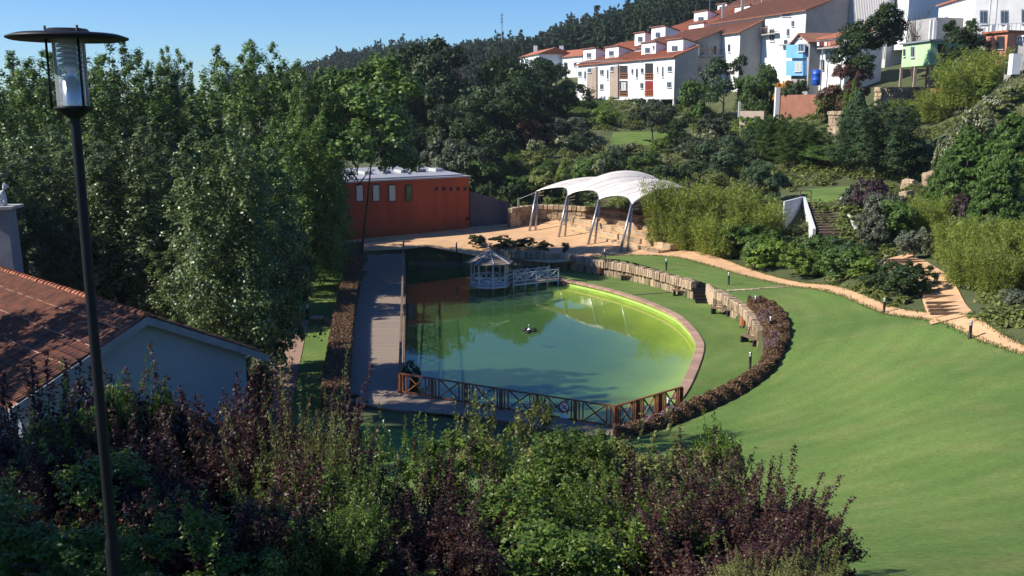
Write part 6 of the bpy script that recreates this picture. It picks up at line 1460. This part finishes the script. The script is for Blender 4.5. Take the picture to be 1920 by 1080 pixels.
# scrub that carpets the hillside (nobody could count it)
def scrub():
    r = np.random.default_rng(9); n = 9500; px = r.uniform(760, 2080, n); d = r.uniform(48, 205, n) ** 1.0; x = (px - 960) / 1800 * d; y = d
    g = TZ(x, y); py = 540 - 0  # keep only the slope, clear of plaza, terraces, lawns and houses
    k = (g > 1.7) & ~inside(np.c_[x, y], plaza) & ~inside(np.c_[x, y], lawnpoly) & ~inside(np.c_[x, y], pit) & ((d > 95) | (px > 1230))
    zone = [Vector(p) for p in ((-14, 98, 0), (-1, 98, 0), (-1, 108, 0), (22, 100, 0), (18, 82, 0), (9, 80, 0), (-14, 92, 0))]
    k &= ~inside(np.c_[x, y], zone)
    for o in COL.objects:
        if o.name.startswith(('terrace_lawn', 'upper_lawn', 'sand_steps_path', 'grass_slope')):
            c = np.array([v.co[:2] for v in o.data.vertices]); lo, hi = c.min(0) - .5, c.max(0) + .5
            if not o.name.startswith('grass'): k &= ~((x > lo[0]) & (x < hi[0]) & (y > lo[1]) & (y < hi[1]))
    s_ = (x - Of.x) * ee_.x + (y - Of.y) * ee_.y; k &= s_ < 1.5
    k &= ~inside(np.c_[x, y], [D(1725, 305, 94), D(1760, 260, 99), D(1830, 190, 105), D(1890, 140, 109), D(2000, 80, 112), D(2100, 150, 104), D(1850, 260, 92), D(1770, 330, 90)])
    x, y, g = x[k], y[k], g[k]
    m = 1500; p2 = r.uniform(1560, 2100, m); d2 = r.uniform(46, 82, m); x2 = (p2 - 960) / 1800 * d2; k2 = ~inside(np.c_[x2, d2], plaza) & ~inside(np.c_[x2, d2], lawnpoly)
    st = COL.objects['sand_steps_path'].data; sc_ = np.array([v.co[:2] for v in st.vertices]); k2 &= (np.sqrt(((np.c_[x2, d2][:, None] - sc_[None]) ** 2).sum(-1)).min(1) > .9)
    x = np.r_[x, x2[k2]]; y = np.r_[y, d2[k2]]; g = np.r_[g, TZ(x2[k2], d2[k2])]; K = len(x); sz = r.uniform(.35, 1.0, K) * np.where(y < 82, .6, 1)
    V, Q, C = clumps(np.c_[x, y, g + sz * .35], sz, 70, .30, .18, r, mid=(0, 0, -1000), squash=.8, up=.6)
    tag(link('hillside_scrub', np_mesh('hillside_scrub', V, Q, C), M['scrub']), 'rough green scrub carpeting the garden hillside', 'scrub', kind='stuff')
scrub()
# rough grass on the right slope and on the bank below the flats
def tufts(name, poly, n, L, mat, label, seed):
    r = np.random.default_rng(seed); a = np.array([(p[0], p[1]) for p in poly]); q = r.uniform(a.min(0), a.max(0), (n, 2)); q = q[inside(q, poly)]; m = len(q)
    N_ = unit(np.c_[r.normal(size=(m, 2)), np.full(m, .25)]); P_ = np.c_[q, TZ(q[:, 0], q[:, 1]) + .06 + L * .4]
    V, Q, C = leaves(P_, N_, L, L * .12, r, 0, None, np.tile([0, 0, 1.0], (m, 1))); tag(link(name, np_mesh(name, V, Q, C), M[mat]), label, 'grass', kind='stuff')
tufts('slope_grass', [D(1725, 305, 94), D(1760, 260, 99), D(1830, 190, 105), D(1890, 140, 109), D(2000, 80, 112), D(2100, 150, 104), D(1850, 260, 92), D(1770, 330, 90)], 26000, .45, 'olive', 'rough grass on the steep right slope', 3)
tufts('bank_grass', [D(1000, 215, 170), D(1080, 195, 192), D(1140, 205, 178), D(1180, 222, 162), D(1090, 240, 150), D(1010, 240, 150)], 22000, .8, 'green', 'tall grass on the bank below the garden wall', 4)

# grass creeping over the edges of the paths
def edge_grass():
    r = np.random.default_rng(31); P_ = []
    for ln, n in ((pin, 60), (pout, 60)):
        for i in range(len(ln) - 1):
            f = r.uniform(0, 1, (n, 1)); a = np.array([ln[i].x, ln[i].y]); b = np.array([ln[i + 1].x, ln[i + 1].y]); P_.append(a + (b - a) * f + r.normal(size=(n, 2)) * .13)
    q = np.concatenate(P_); m = len(q); N_ = unit(np.c_[r.normal(size=(m, 2)), np.full(m, .3)])
    V, Q, C = leaves(np.c_[q, TZ(q[:, 0], q[:, 1]) + .11], N_, .16, .035, r, 0, None, np.tile([0, 0, 1.0], (m, 1))); tag(link('path_edge_grass', np_mesh('path_edge_grass', V, Q, C), M['scrub']), 'ragged grass along the edges of the sandy path', 'grass', kind='stuff')
edge_grass()

# ================================================================== wooded hills behind
RIDGE = [(-900, 330, 500), (0, 215, 600), (300, 190, 620), (450, 168, 620), (520, 172, 610), (600, 145, 600), (700, 120, 590), (760, 110, 580), (805, 118, 560), (850, 122, 540), (900, 114, 520), (1000, 110, 500), (1080, 78, 470), (1160, 68, 440), (1240, 38, 400), (1300, 22, 380), (1400, 4, 370), (1500, -20, 360), (1920, -110, 360), (2600, -150, 360)]
def hills():
    a = np.array(RIDGE, float); px = np.arange(-900, 2600, 25.0); py = np.interp(px, a[:, 0], a[:, 1]); yd = np.interp(px, a[:, 0], a[:, 2])
    top = np.array([tuple(D(p, q, d)) for p, q, d in zip(px, py, yd)]); V = []; f = np.r_[np.linspace(0, 1, 26), 1.15, 1.6]
    base = np.array([tuple(D(p, 200, 235)) for p in px]); base[:, 2] = np.interp(px, [-900, 700, 1000, 1300, 2600], [2, 6, 18, 30, 34])
    for k in f:
        q = base + (top - base) * min(k, 1); q[:, 2] = base[:, 2] + (top[:, 2] - base[:, 2]) * (min(k, 1) ** 1.25)
        if k > 1: q = base + (top - base) * k; q[:, 2] = top[:, 2] - (k - 1) * 120
        q[:, 2] += 1.2 * np.sin(px * .013 + k * 9) * min(1, k * 3) * (k < .9); V.append(q)
    n = len(px); i = np.arange(n * len(f)).reshape(len(f), n); Q = np.stack([i[:-1, :-1], i[:-1, 1:], i[1:, 1:], i[1:, :-1]], -1).reshape(-1, 4)
    me = np_mesh('wooded_hills', np.concatenate(V), Q); me.polygons.foreach_set('use_smooth', [True] * len(me.polygons)); structure(link('wooded_hills', me, M['hill']))
    # the wood itself, one mass
    r = np.random.default_rng(21); parts = []; protos = [k[0] for k in KIND['pine']] + [k[0] for k in KIND['gum']]; data = []
    for m in protos:
        v = np.empty(len(m.vertices) * 3, np.float32); m.vertices.foreach_get('co', v); v = v.reshape(-1, 3); q = np.arange(len(v)).reshape(-1, 4); sub = r.permutation(len(q))[:150]; vv = v.reshape(-1, 4, 3)[sub]
        mid = vv.mean(1, keepdims=True); data.append((mid + (vv - mid) * 1.6).reshape(-1, 3))
    allV = []; allC = []
    def put(x, y, z, h, w, c):
        d = data[r.integers(len(data))]; a = r.uniform(0, 6.28); ca, sa = math.cos(a), math.sin(a); allV.append(np.c_[x + (d[:, 0] * ca - d[:, 1] * sa) * w, y + (d[:, 0] * sa + d[:, 1] * ca) * w, z + d[:, 2] * h]); allC.append(np.clip(c + r.uniform(-.3, .3, len(d) // 4), 0, 1))
    cnt = 0
    while cnt < 2900:
        p = r.uniform(420, 1480); k = r.uniform(.30, 1.02); 
        j = np.interp(p, px, np.arange(n)); i0 = int(j); fr = j - i0; k1 = min(k, 1)
        tp = top[i0] * (1 - fr) + top[i0 + 1] * fr; bs = base[i0] * (1 - fr) + base[i0 + 1] * fr; q = bs + (tp - bs) * k1; q[2] = bs[2] + (tp[2] - bs[2]) * k1 ** 1.25
        h = r.uniform(8, 13.5); put(q[0], q[1], q[2] - .8, h, h * r.uniform(.38, .6), r.uniform(.1, .8)); cnt += 1
    V = np.concatenate(allV); tag(link('pine_wood', np_mesh('pine_wood', V, np.arange(len(V)).reshape(-1, 4), np.concatenate(allC)), M['pine']), 'dark pine and eucalyptus wood covering the far hills', 'wood', kind='stuff')
    # single trees that stand out on the skyline
    ORD = 'first second third fourth fifth sixth seventh eighth ninth tenth eleventh twelfth thirteenth fourteenth fifteenth sixteenth seventeenth eighteenth nineteenth twentieth twenty-first twenty-second twenty-third twenty-fourth'.split(); nth = {'gum': 0, 'pine': 0}
    for i in range(34):
        p = 545 + i * 24 + r.uniform(-8, 8); j = np.interp(p, px, np.arange(n)); i0 = int(j); fr = j - i0; tp = top[i0] * (1 - fr) + top[i0 + 1] * fr; h = r.uniform(11, 16.5); kind = 'gum' if i % 3 == 1 else 'pine'
        vs_ = KIND[kind]; me, tk = vs_[i % len(vs_)]; rt = root('ridge_' + ('eucalyptus' if kind == 'gum' else 'pine'), (tp[0], tp[1], tp[2] - 1), ORD[nth[kind]] + ' from the left of the %s on the far skyline' % ('open topped eucalyptuses' if kind == 'gum' else 'pointed dark pines'), 'tree', 'skyline %s of the far hill' % ('eucalyptuses' if kind == 'gum' else 'pines'))
        nth[kind] += 1
        for nm, m_, mm, w in (('crown', me, 'pine', h * .5), ('trunk', tk, 'bark', h * .4)):
            o = bpy.data.objects.new(nm, m_); COL.objects.link(o); o.parent = rt; o.scale = (w, w, h); o.rotation_euler = (0, 0, i * 1.7)
            if not m_.materials: m_.materials.append(M[mm])
            o.material_slots[0].link = 'OBJECT'; o.material_slots[0].material = M[mm]
hills()

# ================================================================== foreground shrubs on the bank
def arching(seed, ntw, nleaf, L, Wd, spiky=.5, green=0.0):
    """unit shrub of arching shoots lined with small leaves; about 1 wide, 1 high"""
    r = np.random.default_rng(seed); ps = []; tw = MB()
    for i in range(ntw):
        a = r.uniform(0, 6.28); el = r.uniform(.15, 1.0); out = .52 * math.sqrt(1 - (el * .92) ** 2) + .04; ln = r.uniform(.75, 1.08) + (spiky * .35 if r.uniform() < .16 else 0)
        b0 = np.array([.22 * math.cos(a) * r.uniform(0, 1), .22 * math.sin(a) * r.uniform(0, 1), .0]); e = np.array([out * math.cos(a) * ln, out * math.sin(a) * ln, el * .86 * ln]); mid = (b0 + e) / 2 + np.array([0, 0, .16 * ln]) * (1 - el * .6)
        f = r.uniform(.38, 1.0, nleaf) ** .8; p = (1 - f[:, None]) ** 2 * b0 + 2 * f[:, None] * (1 - f[:, None]) * mid + f[:, None] ** 2 * e
        d = unit(2 * (1 - f[:, None]) * (mid - b0) + 2 * f[:, None] * (e - mid)); sd_ = unit(r.normal(size=(nleaf, 3))); sd_ = unit(sd_ - d * (sd_ * d).sum(-1, keepdims=True))
        wid = .030 * (1.15 - f[:, None]) + .006
        side = r.uniform(0, 1, (nleaf, 1)); P_ = p + sd_ * wid * side * 1.6; N_ = unit(d * .3 + sd_ * .5 + np.array([0, 0, .5]) + r.normal(size=(nleaf, 3)) * .5)
        c = np.clip(r.uniform(0, 1) * .35 + r.uniform(0, 1, nleaf) * .65, 0, 1); ps.append(leaves(P_, N_, L, Wd, r, 0, c, sd_ + d * .6))
        if i % 2 == 0:
            q = [(1 - k) ** 2 * b0 + 2 * k * (1 - k) * mid + k * k * e for k in (0, .35, .7, 1)]; tw.tube(q, [.006, .0045, .003, .0012], 4)
    Lb = lobes(r, 14, .12, .62, .20, .36); cc = lobe_centers(r, Lb, 22); ps.append(clumps(cc, r.uniform(.05, .09, len(cc)), 60, L * 1.1, Wd * 1.1, r, up=.5, hollow=.3))
    V, Q, C = join(ps); me = np_mesh('shoot_foliage', V, Q, C); return me, tw.mesh('twig_mesh')
def leafy(seed, L, Wd, per=46):
    r = np.random.default_rng(seed); Lb = lobes(r, 13, .15, .8, .2, .40); c = lobe_centers(r, Lb, 26); V, Q, C = clumps(c, r.uniform(.04, .085, len(c)), per, L, Wd, r, up=.5, hollow=.2)
    sp = []
    for i in range(26):
        a = r.uniform(0, 6.28); q = .4 * math.sqrt(r.uniform(0, 1)); z0 = .75 * math.sqrt(max(.1, 1 - (q / .5) ** 2)); n = 60; f = r.uniform(0, 1, n); ln = r.uniform(.12, .34); P_ = np.c_[q * math.cos(a) + (f * r.normal() * .09) + r.normal(size=n) * .010, q * math.sin(a) + f * r.normal() * .09 + r.normal(size=n) * .010, z0 + f * ln]
        sp.append(leaves(P_, unit(r.normal(size=(n, 3)) + [0, 0, .4]), L, Wd * .8, r))
    V, Q, C = join([(V, Q, C)] + sp); return np_mesh('leafy_foliage', V, Q, C), limbs(seed, .6, 10, .02, .3, .05)
FG = {}
for s in range(3): FG[('arch', s)] = arching(40 + s, 330, 170, .017, .010)
for s in range(3): FG[('leafy', s)] = leafy(60 + s, .026, .015)
for s in range(2): FG[('fine', s)] = arching(70 + s, 300, 150, .021, .007, .9)
def front(kind, var, mat, name, px, ptop, wpx, depth, label, hs=1.0, sc=None):
    p = D(px, ptop, depth); g = T(p.x, p.y); h = max(.8, p.z - g) * (1.16 if kind != 'leafy' else 1.06); w = wpx / 1800 * depth * 1.2; me, tk = FG[(kind, var)]
    rt = root(name, (p.x, p.y, g), label, 'shrub', 'shrubs on the near bank'); a = random.uniform(0, 6.28)
    for nm, m_, mm in (('foliage', me, mat), ('branches', tk, 'bark')):
        o = bpy.data.objects.new(nm, m_); COL.objects.link(o); o.parent = rt; o.scale = (w, w * .9, h * hs); o.rotation_euler = (0, 0, a)
        if not m_.materials: m_.materials.append(M[mm])
        o.material_slots[0].link = 'OBJECT'; o.material_slots[0].material = M[mm]
for a in (('arch', 0, 'purple', 'barberry_bush', 40, 690, 420, 10.5, 'purple barberry at the left edge below the tiled roof'),
          ('arch', 1, 'purple', 'barberry_bush', 330, 735, 400, 10.2, 'purple barberry in front of the bluish gable wall'),
          ('arch', 2, 'purple', 'barberry_bush', 545, 735, 380, 10.4, 'purple barberry with long shoots right of the gable wall'),
          ('arch', 1, 'purple', 'barberry_bush', 215, 752, 260, 11.2, 'purple barberry at the left foot of the gable wall'),
          ('arch', 0, 'purple', 'barberry_bush', 455, 752, 260, 11.2, 'purple barberry at the right foot of the gable wall'),
          ('arch', 0, 'purple', 'barberry_bush', 420, 850, 420, 8.6, 'dark purple barberry low beside the lamp post'),
          ('arch', 1, 'purple', 'barberry_bush', 160, 800, 380, 9.0, 'purple barberry left of the lamp post'),
          ('leafy', 0, 'frontgreen', 'broadleaf_bush', 70, 885, 460, 7.6, 'green leafy bush in the lower left corner'),
          ('leafy', 1, 'frontgreen', 'broadleaf_bush', 290, 960, 360, 7.0, 'green leafy bush at the foot of the lamp post'),
          ('fine', 0, 'yellowgreen', 'barberry_bush', 560, 760, 240, 9.6, 'green shooted barberry with arching sprays near the boardwalk'),
          ('leafy', 2, 'frontgreen', 'broadleaf_bush', 115, 735, 180, 10.0, 'green leafy sprig bush under the roof eave'),
          ('leafy', 0, 'frontgreen', 'broadleaf_bush', 262, 712, 120, 10.6, 'small green bush rising before the gable wall'),
          ('fine', 1, 'frontgreen', 'barberry_bush', 600, 880, 330, 8.4, 'dark green shooted bush at the lower centre left'),
          ('arch', 2, 'purple', 'barberry_bush', 800, 870, 330, 10.4, 'purple bush between the two green masses'),
          ('arch', 0, 'purple', 'barberry_bush', 790, 960, 330, 8.4, 'reddish barberry at the lower edge centre'),
          ('leafy', 1, 'yellowgreen', 'broadleaf_bush', 925, 742, 220, 14.5, 'tall yellow tipped bush rising to the pond fence'),
          ('leafy', 2, 'yellowgreen', 'broadleaf_bush', 1090, 838, 270, 13.0, 'yellow green bush below the round sign'),
          ('leafy', 0, 'frontgreen', 'broadleaf_bush', 960, 812, 350, 11.5, 'green bush in the middle of the near bank'),
          ('leafy', 1, 'frontgreen', 'broadleaf_bush', 1030, 905, 420, 9.4, 'broad bright green bush at the lower centre'),
          ('leafy', 2, 'yellowgreen', 'broadleaf_bush', 1240, 806, 280, 13.0, 'light green bush at the edge of the big lawn'),
          ('leafy', 0, 'frontgreen', 'broadleaf_bush', 1340, 800, 130, 13.4, 'small light bush with one tall sprig against the lawn'),
          ('arch', 1, 'purple', 'barberry_bush', 1300, 868, 380, 11.0, 'purple barberry among the green on the right'),
          ('arch', 2, 'purple', 'barberry_bush', 1430, 885, 340, 10.6, 'rightmost purple barberry spilling over the lawn'),
          ('arch', 0, 'purple', 'barberry_bush', 1350, 960, 400, 9.0, 'dark purple barberry low on the right'),
          ('fine', 0, 'frontgreen', 'barberry_bush', 1190, 900, 300, 10.0, 'fine leaved green bush left of the purple ones'),
          ('leafy', 1, 'frontgreen', 'broadleaf_bush', 750, 800, 230, 13.0, 'green bush before the dark end of the boardwalk'),
          ('fine', 1, 'yellowgreen', 'weed_clump', 1530, 1035, 150, 8.2, 'thin dry weeds at the lower right of the shrubs'),
          ('fine', 0, 'yellowgreen', 'weed_clump', 1420, 1045, 160, 7.8, 'thin green weeds at the lower edge right of centre')):
    front(*a)

# unseen trees added left of the view to shade bank, fence and roof
for x, y, w, h, k, lab in ((-17.5, 8, 7, 10, 'loose', 'unseen leafy tree added left of the view to shade the near bank'), (-15, 5.5, 6, 9, 'loose', 'smaller unseen leafy tree added left of the view for its shade'), (-27, 38.2, 9.5, 27, 'tall', 'unseen very tall high crowned tree added for shade left of the view'), (-26.5, 33, 10, 25, 'tall', 'second unseen very tall high crowned tree added for shade left of the view'), (-33, 39, 9, 15, 'round', 'unseen dense tree added left of the view to shade the tiled roof')):
    vs_ = KIND[k]; me, tk = vs_[int(-x) % len(vs_)]; g = T(x, y); rt = root('unseen_shade_tree', (x, y, g), lab, 'tree')
    for nm, m_, mm in (('crown', me, 'green'), ('trunk', tk, 'bark')):
        o = bpy.data.objects.new(nm, m_); COL.objects.link(o); o.parent = rt; o.scale = (w, w, h); o.material_slots[0].link = 'OBJECT'; o.material_slots[0].material = M[mm]
# the air between here and the hills
hz = MB().box((200, 420, 52), (3400, 1240, 113)).build('haze', M['hill']); hz.data.materials.clear()
hm = bpy.data.materials.new('haze'); hm.use_nodes = True; hn = hm.node_tree; hn.nodes.remove(hn.nodes['Principled BSDF'])
pv = hn.nodes.new('ShaderNodeVolumePrincipled'); pv.inputs['Color'].default_value = (.78, .88, 1, 1); pv.inputs['Density'].default_value = .00013; pv.inputs['Anisotropy'].default_value = .2
hn.links.new(pv.outputs[0], hn.nodes['Material Output'].inputs['Volume']); hz.data.materials.append(hm); tag(hz, 'thin bluish air over the valley', 'haze', kind='stuff')
SC.cycles.volume_bounces = 0
